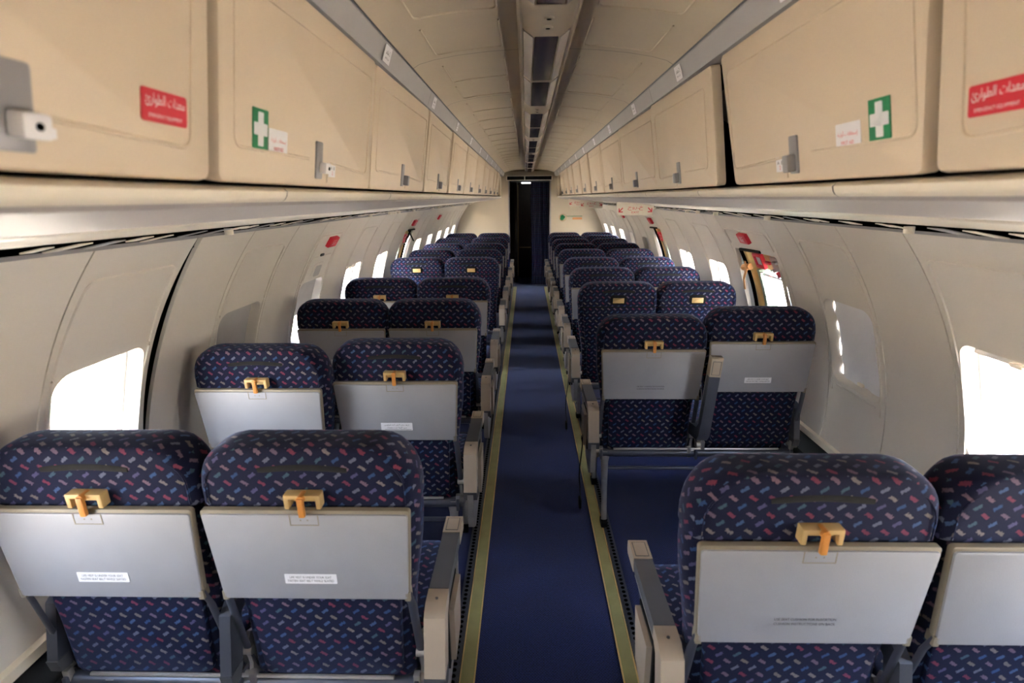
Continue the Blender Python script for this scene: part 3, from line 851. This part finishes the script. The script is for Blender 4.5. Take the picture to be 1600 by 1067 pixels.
# ------------------------------------------------------------------ ceiling lights
def make_light():
    e = empty('ceiling_light'); tag(e, 'unlit cream ceiling light trough with dark centre panels and pale diffusers', 'ceiling light', 'ceiling light modules along the aisle')
    L = 1.40
    mb = MB()
    P = [(-0.079, 0.055), (-0.076, 0.004), (-0.070, 0.0), (-0.064, 0.002), (-0.035, -0.020), (0.035, -0.020), (0.064, 0.002), (0.070, 0.0), (0.076, 0.004), (0.079, 0.055)]
    def sec(a, b, prof, mi=0):
        n = len(prof); mb.add([(p[0], yy, p[1]) for yy in (a, b) for p in prof], [(i, i + 1, n + i + 1, n + i) for i in range(n - 1)], mi)
    sec(0, 0.235, P); sec(0.81, 0.835, P); sec(L - 0.012, L, P)
    sec(0.235, L, P[:4] + [(-0.060, 0.012)]); sec(0.235, L, [(0.060, 0.012)] + P[6:])
    sec(0.235, L, [(-0.06, 0.012), (-0.03, -0.006), (0.03, -0.006), (0.06, 0.012)])
    mb.build('housing', M_CEIL, e)
    for a, b in ((0.24, 0.805), (0.84, 1.385)):
        mb = MB(); mb.box((0, (a + b) / 2, -0.018), (0.062, b - a, 0.003), 0, None, 0.001); mb.build('dark_panel', M_LPAN, e)
        for sd in (-1, 1):
            mb = MB(); u = Vector((sd * 0.027, 0, 0.019))
            c = (sd * 0.0475, (a + b) / 2, -0.0105)
            M = basis(c, (0, 1, 0), u, (sd * 0.019, 0, -0.027))
            mb.plate(b - a - 0.004, 0.032, 0.004, 0.002, 0.0005, 0, M); mb.build('diffuser', M_DIFF, e)
    for yy in (0.075, 0.15):
        mb = MB(); mb.tube([(0, yy, -0.019), (0, yy, -0.024)], [0.014, 0.011], 0, 16); mb.tube([(0, yy, -0.0235), (0, yy, -0.0245)], 0.006, 1, 12); mb.build('spotlight', [M_CEIL, M_DARK], e)
    return e
lt = make_light(); lt.location = (0, 1.378, 2.027)
kids = list(lt.children)
for i in range(-2, 7):
    if i == 0: continue
    y = 1.378 + 1.4 * i
    if y + 1.4 > YB: continue
    c = lt.copy(); COL.objects.link(c); c.location = (0, y, 2.027)
    for ch in kids:
        d = ch.copy(); COL.objects.link(d); d.parent = c

# ------------------------------------------------------------------ hanging exit panels on the right
def hang_sign(y, x0, x1, z0, z1, label):
    e = empty('hanging_exit_sign', ((x0 + x1) / 2, y, z1)); tag(e, label, 'sign')
    M = basis((0, 0, -(z1 - z0) / 2), (1, 0, 0), (0, 0, 1), (0, -1, 0))
    w_, h = x1 - x0, z1 - z0
    mb = MB(); mb.plate(w_ - 0.02, h, 0.015, 0.018, 0.004, 0, M, top=w_)
    mb.build('panel', M_PALE, e)
    mb = MB(); k = w_ / 0.30
    T = M @ Matrix.Translation((0, 0, 0.0186))
    mb.text(arabic('\u062e\u0640\u0631\u0648\u062c'), 0.036 * k, 0.12 * k, T @ Matrix.Translation((0, 0.003, 0)), 0)
    mb.text('EXIT', 0.015 * k, 0.06 * k, T @ Matrix.Translation((0, -0.030 * k, 0)), 0)
    for sd in (-1, 1):
        A = T @ Matrix.Translation((sd * 0.115 * k, -0.012 * k, 0)) @ Matrix.Scale(sd * k, 4, (1, 0, 0)) @ Matrix.Scale(k, 4, (0, 1, 0))
        mb.add([(-0.018, 0.014, 0), (-0.012, 0.020, 0), (0.014, -0.006, 0), (0.008, -0.012, 0)], [(0, 1, 2, 3)], 0, A)
        mb.add([(0.018, -0.018, 0), (0.018, 0.014, 0), (0.010, 0.014, 0), (0.010, -0.010, 0), (-0.016, -0.010, 0), (-0.016, -0.018, 0)], [(0, 1, 2, 3, 4, 5)], 0, A)
    mb.build('lettering', M_RINK, e)
hang_sign(4.60, 0.665, 0.965, 1.452, 1.56, 'nearest hanging cream exit sign with red arrows under the right bins')
hang_sign(7.10, 0.605, 0.895, 1.46, 1.575, 'middle hanging exit sign with red arrows under the right bins')
hang_sign(8.30, 0.555, 0.84, 1.465, 1.575, 'farthest hanging exit sign under the right bins, partly hidden by the middle one')

# ------------------------------------------------------------------ seats
def loft(mb, rings, mi=0, cap0=True, cap1=True):
    n = len(rings[0]); vs = [p for g in rings for p in g]; fs = []
    for i in range(len(rings) - 1):
        for j in range(n): fs.append((i * n + j, i * n + (j + 1) % n, (i + 1) * n + (j + 1) % n, (i + 1) * n + j))
    if cap0: fs.append(tuple(range(n))[::-1])
    if cap1: fs.append(tuple((len(rings) - 1) * n + j for j in range(n)))
    mb.add(vs, fs, mi)
def sect(hw, yf, yr, z, r, n=6):
    """rounded rectangle in the xy plane at height z: x in +-hw, y from yr (rear) to yf (front)"""
    out = []; r = min(r, hw * 0.9, (yf - yr) * 0.48)
    for qx, qy, a0 in ((1, 1, 0), (-1, 1, 90), (-1, -1, 180), (1, -1, 270)):
        cx = qx * (hw - r); cy = (yf - r) if qy > 0 else (yr + r)
        for i in range(n + 1):
            a = math.radians(a0 + 90 * i / n); out.append((cx + r * math.cos(a), cy + r * math.sin(a), z))
    return out
HBK = 0.68
def back_mesh():
    mb = MB()
    def hwz(z): return 0.215 + 0.034 * min(1, max(0, (z - 0.22) / 0.22))
    rings = []
    for z in (0.0, 0.01, 0.04, 0.10, 0.18, 0.26, 0.30): rings.append(sect(hwz(z) - (0.012 if z < 0.005 else 0), 0.05, -0.028, z, 0.03))
    for z in (0.31, 0.36, 0.42, 0.48, 0.52): rings.append(sect(hwz(z), 0.05 + 0.01 * (z > 0.45), -0.036, z, 0.034))
    # upper cover, a little fuller, rounded top corners
    for z in (0.528, 0.533, 0.55, 0.572): rings.append(sect(hwz(z) + (0.004 if z > 0.53 else 0), 0.065, -0.036 if z < 0.53 else -0.050, z, 0.04))
    RC = 0.105
    for i in range(1, 11):
        a = PI / 2 * i / 10
        z = HBK - RC + RC * math.sin(a); hw = 0.253 - RC * 0.92 * (1 - math.cos(a))
        tk = 0.0 if a < 0.9 else 0.034 * (1 - math.cos((a - 0.9) / (PI / 2 - 0.9) * PI / 2))
        rings.append(sect(hw, 0.065 - tk * 1.2, -0.050 + tk * 0.35, z + 0.012 * math.sin(a) * 0, 0.045 - 0.01 * i / 10))
    rings.append(sect(0.10, 0.01, -0.022, HBK + 0.003, 0.012))
    loft(mb, rings)
    # seam piping round the upper cover
    P = []
    for i in range(0, 9): P.append((-0.226, -0.052, 0.54 + (HBK - 0.10 - 0.54) * i / 8))
    for i in range(1, 9):
        a = PI / 2 * i / 8; P.append((-0.226 + 0.08 * (1 - math.cos(a)), -0.051 + 0.004 * math.sin(a), HBK - 0.10 + 0.075 * math.sin(a)))
    P2 = [(-x, y, z) for x, y, z in P[::-1]]
    for i in range(1, 8):
        P.append((-0.146 + 0.292 * i / 8, -0.046, HBK - 0.025 + 0.006 * math.sin(PI * i / 8)))
    mb.tube(P + P2, 0.0022, 0, 5)
    return mb.mesh('backrest', [FAB])
def lower_panel_mesh():
    mb = MB(); M = basis((0, -0.028, 0.145), (1, 0, 0), (0, 0, 1), (0, -1, 0))
    mb.plate(0.36, 0.26, 0.03, 0.014, 0.008, 0, M, top=0.38); return mb.mesh('lower_back_cover', [FAB])
def fmat(y, x=0.0, z=0.0): return basis((x, y, z), (1, 0, 0), (0, 0, 1), (0, -1, 0))
def tray_mesh():
    mb = MB(); M = fmat(-0.058, 0, 0.4165)
    mb.plate(0.446, 0.244, 0.008, 0.014, 0.002, 1, M, top=0.474, seg=3)
    mb.plate(0.438, 0.234, 0.007, 0.006, 0.002, 0, M @ Matrix.Translation((0, -0.004, 0.013)), top=0.466, seg=3)
    # recess under the latch
    T = M @ Matrix.Translation((0, 0.100, 0.0192))
    for c, s_ in (((-0.032, 0, 0), (0.002, 0.026, 0.0012)), ((0.032, 0, 0), (0.002, 0.026, 0.0012)), ((0, -0.013, 0), (0.066, 0.002, 0.0012))): mb.box(c, s_, 1, T)
    mb.box((-0.008, 0.0, 0), (0.003, 0.003, 0.001), 1, T); mb.box((0.008, 0.0, 0), (0.003, 0.003, 0.001), 1, T)
    for sd in (-1, 1): mb.box((sd * 0.217, -0.114, 0.006), (0.014, 0.026, 0.026), 1, M, 0.003)
    return mb.mesh('tray_table', [M_TRAY, M_TRAYE])
def latch_mesh():
    mb = MB(); M = fmat(-0.048, 0, 0.562)
    mb.box((0, 0.011, 0.014), (0.082, 0.011, 0.026), 0, M, 0.003)
    for sd in (-1, 1): mb.box((sd * 0.0355, -0.003, 0.014), (0.011, 0.032, 0.026), 0, M, 0.003)
    mb.box((0, 0.0, 0.005), (0.064, 0.020, 0.008), 0, M, 0.001)
    return mb.mesh('tray_latch', [M_LATCH])
def knob_mesh(ang=0):
    mb = MB(); M = fmat(-0.048, 0, 0.573) @ Matrix.Rotation(ang, 4, 'Z')
    mb.box((0, -0.020, 0.034), (0.014, 0.048, 0.011), 0, M, 0.003); mb.cyl((0, -0.001, 0.022), 0.009, 0.026, 'z', 0, 12, M)
    return mb.mesh('latch_knob', [M_KNOB])
def grip_mesh():
    mb = MB(); P = [(-0.10 + 0.20 * i / 10, -0.0515 + 0.0006, 0.628 + 0.007 * math.sin(PI * i / 10)) for i in range(11)]
    mb.tube(P, [0.006] + [0.0075] * 9 + [0.006], 0, 8, None, (0, 1, 0, 0.35)); return mb.mesh('grip_slot', [M_BSTRAP])
def label_mesh(kind):
    mb = MB(); dx = -0.005
    M = fmat(-0.0775, dx, 0.355)
    if kind == 'en':
        mb.plate(0.122, 0.027, 0.0015, 0.0008, 0, 0, M)
        mb.text('LIFE VEST IS UNDER YOUR SEAT', 0.0062, 0.098, M @ Matrix.Translation((0, 0.005, 0.0012)), 1)
        mb.text('FASTEN SEAT BELT WHILE SEATED', 0.0062, 0.108, M @ Matrix.Translation((0, -0.005, 0.0012)), 1)
    elif kind == 'ar':
        mb.plate(0.122, 0.032, 0.0015, 0.0008, 0, 0, M)
        mb.text(arabic('\u0627\u0631\u0628\u0637 \u062d\u0632\u0627\u0645 \u0627\u0644\u0623\u0645\u0627\u0646 \u0623\u062b\u0646\u0627\u0621 \u0627\u0644\u062c\u0644\u0648\u0633'), 0.0095, 0.096, M @ Matrix.Translation((0, 0.007, 0.0012)), 1)
        mb.text(arabic('\u0633\u062a\u0631\u0629 \u0627\u0644\u0646\u062c\u0627\u0629 \u062a\u062d\u062a \u0645\u0642\u0639\u062f\u0643'), 0.0095, 0.076, M @ Matrix.Translation((0, -0.005, 0.0012)), 1)
        mb.box((0.005, -0.0125, 0.0012), (0.105, 0.0014, 0.0004), 1, M)
    else:
        mb.text('USE SEAT CUSHION FOR FLOTATION', 0.0062, 0.126, M @ Matrix.Translation((0, 0.006, 0.0006)), 1)
        mb.text('CUSHION INSTRUCTIONS ON BACK', 0.0062, 0.126, M @ Matrix.Translation((0, -0.006, 0.0006)), 1)
    return mb.mesh('placard', [M_WHITE, M_INK])
def arm_mesh(side):
    mb = MB(); P = [(side * 0.216, -0.070, 0.31), (side * 0.222, -0.055, 0.26), (side * 0.226, -0.02, 0.06), (side * 0.226, 0.0, 0.0)]
    mb.tube(P, 0.011, 0, 6, None, (0, 1, 0, 0.45)); return mb.mesh('tray_arm', [M_DMET])
def hinge_mesh(side):
    mb = MB(); x = side * 0.226
    mb.prism([(0.02, -0.05), (0.05, 0.0), (0.03, 0.10), (-0.005, 0.12), (-0.030, 0.10), (-0.02, 0.03), (-0.035, -0.02), (-0.02, -0.05)], x - 0.005, x + 0.005, 'x')
    mb.cyl((x, -0.022, 0.075), 0.012, 0.026, 'x', 0, 14); mb.cyl((x, -0.030, -0.005), 0.014, 0.032, 'x', 0, 14)
    mb.box((x - side * 0.012, -0.04, 0.0), (0.018, 0.02, 0.045), 0, None, 0.004)
    return mb.mesh('hinge_bracket', [M_METAL])
def pocket_mesh():
    """recessed latch with no tray, and the cover seam below it"""
    mb = MB(); M = fmat(-0.047, 0, 0.578)
    mb.plate(0.105, 0.062, 0.024, 0.006, 0.002, 0, M); mb.plate(0.07, 0.032, 0.003, 0.006, 0.001, 1, M @ Matrix.Translation((0, -0.004, 0.004)))
    mb.box((0, -0.002, 0.012), (0.05, 0.012, 0.008), 1, M @ Matrix.Rotation(0.35, 4, 'Z'), 0.002)
    return mb.mesh('empty_latch', [M_BLACK, M_LATCH])
def seam_mesh():
    mb = MB(); mb.tube([(-0.235, -0.049, 0.532), (0.235, -0.049, 0.532)], 0.004, 0, 6); return mb.mesh('cover_seam', [M_BLACK])
ME = dict(back=back_mesh(), low=lower_panel_mesh(), tray=tray_mesh(), latch=latch_mesh(), knob=knob_mesh(), grip=grip_mesh(), en=label_mesh('en'), ar=label_mesh('ar'), flo=label_mesh('flo'),
          armL=arm_mesh(-1), armR=arm_mesh(1), hL=hinge_mesh(-1), hR=hinge_mesh(1), pocket=pocket_mesh(), seam=seam_mesh())
def full_back_mesh():
    mb = MB(); M = fmat(-0.030, 0, 0.40); mb.plate(0.40, 0.26, 0.02, 0.014, 0.008, 0, M, top=0.44); return mb.mesh('middle_cover', [FAB])
ME['mid'] = full_back_mesh()
# seat cushion, armrests, frame: unit coordinates, y = 0 at the rear face of the headrest, z = 0 on the floor
PY, PZ = 0.100, 0.397
def cushion_mesh():
    mb = MB(); rings = []
    for y, h0, h1, hw in ((0.24, 0.36, 0.44, 0.20), (0.25, 0.345, 0.455, 0.214), (0.30, 0.34, 0.465, 0.222), (0.50, 0.34, 0.468, 0.226), (0.62, 0.345, 0.472, 0.226), (0.66, 0.35, 0.465, 0.222), (0.685, 0.37, 0.445, 0.205)):
        r = 0.03; out = []
        for qx, qz, a0 in ((1, 1, 0), (-1, 1, 90), (-1, -1, 180), (1, -1, 270)):
            cx = qx * (hw - r); cz = (h1 - r) if qz > 0 else (h0 + r)
            for i in range(5):
                a = math.radians(a0 + 90 * i / 4); out.append((cx + r * math.cos(a), y, cz + r * math.sin(a)))
        rings.append(out)
    loft(mb, rings); return mb.mesh('seat_cushion', [FAB])
ME['cush'] = cushion_mesh()
def armrest_mesh(up=False, hw=0.026, mats=None, rear=0):
    """local: rear pivot at the origin, arm runs to +y; parts by material: 0 beige, 1 pad, 2 metal, 3 dark"""
    mb = MB()
    mb.prism([(0.105, 0.020), (0.115, 0.014), (0.115, -0.028), (0.105, -0.03), (-0.01, -0.03), (-0.01, 0.0)][::-1], -0.0, 0.0, 'x', 1) if False else None
    prof = lambda a: a
    # rear metal face, tilted
    def seg(poly, mi, w_=hw, c=0.003):
        mb.prism(poly, -w_, w_, 'x', mi)
    seg([(-0.048, -0.140), (-0.030, -0.146), (0.010, -0.14), (0.035, -0.02), (0.065, 0.0), (0.065, 0.030), (0.015, 0.028), (-0.016, 0.008)], rear)
    seg([(-0.052, -0.140), (-0.044, -0.175), (-0.010, -0.180), (0.010, -0.14), (-0.030, -0.139)], 3, hw + 0.001)
    seg([(0.0655, 0.031), (0.0655, -0.004), (0.310, -0.004), (0.310, 0.031)], 1, hw - 0.001)
    seg([(0.3105, 0.033), (0.3105, -0.010), (0.395, -0.010), (0.402, 0.0), (0.402, 0.026), (0.395, 0.033)], 0)
    mb.box((0, 0.352, 0.0335), (hw * 1.3, 0.060, 0.002), 0, None, 0.0008); mb.box((0, 0.352, 0.0332), (hw * 1.45, 0.064, 0.001), 3)
    mb.cyl((0, 0.030, 0.0295), 0.004, 0.002, 'z', 3, 10)
    seg([(0.05, -0.004), (0.05, -0.022), (0.31, -0.022), (0.31, -0.004)], 2, hw - 0.005)
    return mb.mesh('armrest', mats or [M_BEIGE, M_PAD, M_METAL, M_PAD])
ME['arm'] = armrest_mesh()
ME['armup'] = armrest_mesh(hw=0.025, rear=1, mats=[M_BEIGE, M_DMET, M_METAL, M_PAD])
ME['arm2'] = armrest_mesh(hw=0.014, mats=[M_DMET, M_PAD, M_METAL, M_PAD])
def side_mesh():
    """aisle end plate under the armrest"""
    mb = MB()
    mb.prism([(0.115, 0.45), (0.125, 0.30), (0.20, 0.26), (0.36, 0.30), (0.40, 0.42), (0.43, 0.58), (0.19, 0.585), (0.18, 0.46)], -0.012, 0.012, 'x', 0)
    mb.prism([(0.235, 0.56), (0.24, 0.37), (0.37, 0.40), (0.405, 0.56)], 0.012, 0.020, 'x', 2)
    mb.prism([(0.25, 0.55), (0.255, 0.385), (0.36, 0.41), (0.393, 0.55)], 0.019, 0.034, 'x', 1)
    return mb.mesh('end_plate', [M_METAL, M_BEIGE, M_BLACK])
ME['sideR'] = side_mesh()
def leg_mesh(rear):
    mb = MB()
    if rear:
        P = [(0, 0.20, 0.385), (0, 0.195, 0.33), (0, 0.18, 0.20), (0, 0.155, 0.02)]; rr = [0.030, 0.018, 0.014, 0.014]
    else:
        P = [(0, 0.55, 0.36), (0, 0.56, 0.30), (0, 0.57, 0.18), (0, 0.58, 0.02)]; rr = [0.026, 0.016, 0.013, 0.013]
    mb.tube(P, rr, 0, 8, None, (1, 0, 0, 0.55)) if False else mb.tube(P, rr, 0, 10, None, (0, 1, 0, 0.6))
    mb.box((0, P[-1][1], 0.016), (0.032, 0.07, 0.032), 1, None, 0.006)
    return mb.mesh('leg', [M_METAL, M_BLACK])
ME['legr'] = leg_mesh(True); ME['legf'] = leg_mesh(False)
def beam_mesh():
    mb = MB()
    mb.tube([(-0.47, 0.20, 0.375), (0.47, 0.20, 0.375)], 0.020, 0, 12); mb.tube([(-0.47, 0.55, 0.345), (0.47, 0.55, 0.345)], 0.018, 0, 12)
    mb.tube([(-0.44, 0.215, 0.285), (0.44, 0.215, 0.285)], 0.010, 0, 8)
    mb.box((0, 0.40, 0.355), (0.90, 0.30, 0.012), 0)
    for x in (-0.46, 0.0, 0.46): mb.box((x, 0.38, 0.375), (0.012, 0.42, 0.05), 0, None, 0.003)
    mb.tube([(-0.40, 0.19, 0.40), (0.40, 0.19, 0.40)], 0.006, 1, 8)
    return mb.mesh('seat_frame', [M_DMET, M_METAL])
ME['beam'] = beam_mesh()
def belt_mesh():
    mb = MB(); P = [(0, 0.20, 0.43), (0.012, 0.12, 0.36), (0.03, 0.06, 0.28), (0.028, 0.05, 0.20), (0.018, 0.06, 0.13), (0.02, 0.08, 0.06)]
    P2 = round_poly(P, 0.05, 3); mb.tube(P2, 0.020, 0, 6, None, (1, 0, 0, 0.12)); mb.box((0.022, 0.07, 0.10), (0.014, 0.045, 0.05), 0, None, 0.005)
    return mb.mesh('seat_belt', [M_BLACK])
ME['belt'] = belt_mesh()

def seat_unit(side, y, label, rec=(4.5, 4.5), tray=(True, True), lab=('en', 'en'), mid=None, belt=False, grip=(True, True), dy=(0, 0), xoff=0.0, dz=(0, 0), detail=True):
    """side -1 left / 1 right; index 0 is the aisle seat, 1 the window seat"""
    xc = (-0.800 if side < 0 else 0.770) + xoff
    e = empty('double_seat', (xc, y, 0)); tag(e, label, 'seat', 'double airline seats on the %s of the aisle' % SIDES[side])
    for i in (0, 1):
        x = (-side if i == 0 else side) * 0.2465
        a = math.radians(rec[i])
        b = obj('backrest', ME['back'], e, (x, PY + dy[i], PZ + dz[i]), (a, 0, 0))
        b['label'] = 'navy flecked backrest of the %s seat' % ('aisle' if i == 0 else 'window')
        obj('lower_back_cover', ME['low'], b)
        if tray[i]:
            obj('tray_table', ME['tray'], b); obj('tray_latch', ME['latch'], b); obj('latch_knob', ME['knob'], b)
            if lab[i]: obj('placard', ME[lab[i]], b)
            if detail: obj('tray_arm', ME['armL'], b); obj('tray_arm', ME['armR'], b)
        else:
            obj('middle_cover', ME['mid'], b); obj('empty_latch', ME['pocket'], b); obj('cover_seam', ME['seam'], b)
        if grip[i]: obj('grip_slot', ME['grip'], b)
        if detail: obj('hinge_bracket', ME['hL'], b); obj('hinge_bracket', ME['hR'], b)
        obj('seat_cushion', ME['cush'], e, (x, -0.10, 0))
    ax = -side * (0.518 if side < 0 else 0.505)
    obj('armrest', ME['arm'], e, (ax, 0.045, 0.60)); obj('armrest', ME['arm2'], e, (side * 0.472, 0.085, 0.60))
    if mid is None: obj('armrest', ME['arm2'], e, (0, 0.045, 0.60))
    else: obj('armrest', ME['armup'], e, (-0.012, -0.050, 0.515), (math.radians(mid), math.radians(3.5), 0))['label'] = 'middle armrest folded upright'
    o = obj('end_plate', ME['sideR'], e, (ax, -0.12, 0)); o.scale = (-side, 1, 1)
    obj('seat_frame', ME['beam'], e, (0, -0.13, 0))
    for x in (-side * 0.44, side * 0.35):
        obj('leg', ME['legr'], e, (x, -0.13, 0)); obj('leg', ME['legf'], e, (x, -0.13, 0))
    if belt: o = obj('seat_belt', ME['belt'], e, (ax - side * 0.03, 0, 0)); o.scale = (-side, 1, 1)
    return e
T_, N_ = True, False
seat_unit(-1, 1.11, 'double seat nearest the camera on the left, grey trays with English labels', belt=N_)
seat_unit(-1, 2.00, 'second double seat on the left with Arabic labels on both grey trays', lab=('ar', 'ar'), dy=(0, -0.06), rec=(4.5, 6))
seat_unit(-1, 2.88, 'third double seat on the left, dark headrests and grey trays', lab=('en', 'en'), grip=(N_, N_))
seat_unit(-1, 3.70, 'fourth double seat on the left, in front of the pair without trays', lab=(None, None), detail=False)
seat_unit(-1, 5.00, 'fifth double seat on the left, backrests with bare latches and no trays', tray=(N_, N_), detail=False, rec=(3, 3))
seat_unit(-1, 5.82, 'sixth double seat on the left beside the open exit panel', lab=(None, None), detail=False)
seat_unit(-1, 6.62, 'seventh double seat on the left, third from the back', lab=(None, None), detail=False)
seat_unit(-1, 7.58, 'eighth double seat on the left, pale lit top just before the last row', lab=(None, None), detail=False)
seat_unit(-1, 8.58, 'last double seat on the left before the bulkhead', lab=(None, None), detail=False)
seat_unit(1, 0.99, 'double seat nearest the camera on the right, tray with faded printed text', lab=('flo', None))
seat_unit(1, 2.47, 'second double seat on the right with the middle armrest folded upright', lab=('flo', 'en'), mid=94, belt=T_, grip=(N_, N_), rec=(5, 3.5), dz=(-0.004, 0.026))
seat_unit(1, 3.46, 'third double seat on the right with bare latches and no trays', tray=(N_, N_), rec=(4, 4), belt=T_)
seat_unit(1, 4.22, 'fourth double seat on the right, behind the pair without trays', lab=(None, None), detail=False)
seat_unit(1, 4.95, 'fifth double seat on the right level with the nearest hanging exit sign', lab=(None, None), detail=False)
seat_unit(1, 5.78, 'sixth double seat on the right with a brightly lit window seat', lab=(None, None), detail=False)
seat_unit(1, 6.52, 'seventh double seat on the right beyond the brightly lit one', lab=(None, None), detail=False)
seat_unit(1, 7.26, 'eighth double seat on the right, third from the bulkhead', lab=(None, None), detail=False)
seat_unit(1, 7.92, 'ninth double seat on the right, just before the last row', lab=(None, None), detail=False)
seat_unit(1, 8.58, 'last double seat on the right before the bulkhead', lab=(None, None), detail=False)

# ------------------------------------------------------------------ rear bulkhead, doorway, compartment
DX0, DX1, DZ = -0.36, 0.37, 1.885
mb = MB()
def bulk(x0, x1, z0, z1, mi=0): mb.box(((x0 + x1) / 2, YB + 0.02, (z0 + z1) / 2), (x1 - x0, 0.04, z1 - z0), mi)
bulk(-1.46, DX0, 0.62, 2.1); bulk(DX1, 1.46, 0.62, 2.1); bulk(DX0, DX1, DZ, 2.1)
tag(mb.build('wall_back', M_BULK), 'cream rear bulkhead either side of the dark doorway', kind='structure')
mb = MB(); bulk(-1.46, DX0, 0, 0.62); bulk(DX1, 1.46, 0, 0.62)
tag(mb.build('trim_40', CARPET), 'blue carpeted lower part of the rear bulkhead', kind='structure')
mb = MB()
for x in (DX0, DX1): mb.box((x, YB - 0.002, DZ / 2 + 0.31), (0.022, 0.02, DZ - 0.62), 0, None, 0.004)
tag(mb.build('trim_41', M_GREY), 'grey metal edging of the rear doorway', kind='structure')
mb = MB()
mb.box((0, 12.4, 1.05), (2.9, 0.04, 2.1)); mb.box((-0.62, 11.32, 1.05), (0.04, 2.14, 2.1)); mb.box((0.62, 11.32, 1.05), (0.04, 2.14, 2.1)); mb.box((0, 11.3, 2.06), (1.3, 2.2, 0.03))
tag(mb.build('wall_rear_compartment', M_WOOD), 'dark brown lining of the compartment beyond the doorway', kind='structure')
mb = MB(); mb.box((-0.25, 11.05, 0.95), (0.05, 0.7, 1.86), 0, None, 0.006); mb.box((-0.02, 11.42, 0.94), (0.42, 0.04, 1.86), 0, None, 0.005)
mb.box((-0.22, 11.395, 0.94), (0.012, 0.02, 1.80), 1); mb.box((-0.02, 11.395, 0.62), (0.34, 0.008, 0.01), 1)
d = mb.build('door_1', [M_WOOD, M_TAN]); tag(d, 'dark brown inner door seen through the rear doorway', kind='structure')
mb = MB(); n = 60; vs = []; fs = []
for i in range(n + 1):
    x = 0.03 + 0.325 * i / n; yy = YB + 0.10 + 0.028 * math.sin(i * 0.95) + 0.008 * math.sin(i * 0.37)
    for z in (0.03, 0.5, 1.0, 1.5, 1.86): vs.append((x + 0.01 * math.sin(z * 3), yy + 0.005 * math.sin(z * 5 + i), z))
for i in range(n):
    for j in range(4): fs.append((i * 5 + j, (i + 1) * 5 + j, (i + 1) * 5 + j + 1, i * 5 + j + 1))
mb.add(vs, fs); tag(mb.build('curtain', FABB), 'dark navy flecked curtain gathered at the right of the rear doorway', 'curtain')
mb = MB(); mb.tube([(-0.33, YB + 0.10, 1.868), (0.355, YB + 0.10, 1.868)], 0.008, 0, 8); tag(mb.build('curtain_rail', M_DMET), 'thin rail across the top of the rear doorway', 'rail')
e = empty('doorway_lamp', (-0.02, 10.8, 1.86)); tag(e, 'small lit tube lamp beyond the top of the rear doorway', 'lamp')
mb = MB(); mb.box((0, 0, 0), (0.24, 0.05, 0.02), 0, None, 0.005); mb.build('lamp_tube', M_LAMP, e)
mb = MB(); mb.box((0, 0, 0.025), (0.28, 0.07, 0.03), 0, None, 0.004); mb.build('lamp_base', M_DMET, e)
e = empty('lintel_sign', (0.0, YB - 0.07, 1.925)); tag(e, 'wide dark unlit sign box with pale rim above the rear doorway', 'sign')
mb = MB()
for z in (-0.036, 0.036): mb.box((0, 0, z), (0.80, 0.09, 0.012), 0, None, 0.002)
for x in (-0.394, -0.08, 0.394): mb.box((x, 0, 0), (0.014, 0.09, 0.07), 0, None, 0.002)
mb.build('frame', M_PALE, e)
mb = MB(); mb.box((-0.237, 0.0, 0), (0.30, 0.07, 0.06)); mb.box((0.157, 0.0, 0), (0.46, 0.07, 0.06)); mb.build('dark_glass', M_BLACK, e)
# green round emblem with line and orange tag on the right bulkhead
mb = MB(); M = basis((0.60, YB - 0.001, 1.245), (1, 0, 0), (0, 0, 1), (0, -1, 0))
n = 28; mb.tube([(0.062 * math.cos(2 * PI * i / n), 0.062 * math.sin(2 * PI * i / n), 0.002) for i in range(n)], 0.004, 3, 6, M, None, True)
mb.add([(0, 0, 0.003)] + [(-0.052 + 0.095 * t_, v_, 0.003) for t_, v_ in ((0, -0.02), (0.15, 0.03), (0.5, 0.05), (0.85, 0.02), (1.0, 0.025), (0.9, -0.005), (0.75, -0.02), (0.5, -0.048), (0.2, -0.045))], [(0, i, i % 9 + 1) for i in range(1, 10)], 0, M)
mb.box((0.20, 0.022, 0.003), (0.29, 0.008, 0.002), 0, M); mb.box((0.255, -0.018, 0.003), (0.17, 0.036, 0.002), 2, M); mb.text('\u2014 \u2014 \u2014', 0.004, 0.12, M @ Matrix.Translation((0.255, -0.018, 0.005)), 3)
tag(mb.build('emblem', [M_GREEN, M_WHITE, mat('orange_tag', (206, 140, 90), 0.5), M_LATCH]), 'round green emblem with a line and orange tag on the right bulkhead', 'emblem')

# front end behind the camera: closed bulkhead
mb = MB()
for a, b, c, d in ((-1.46, 1.46, 0, 2.1),):
    mb.box(((a + b) / 2, Y0 - 0.02, (c + d) / 2), (b - a, 0.04, d - c))
tag(mb.build('wall_front', M_BULK), 'cream bulkhead behind the camera', kind='structure')
# ground outside
mb = MB(); mb.box((0, 5, -1.75), (400, 400, 0.1)); tag(mb.build('ground', M_SAND), 'pale sand ground outside the aircraft', kind='structure')
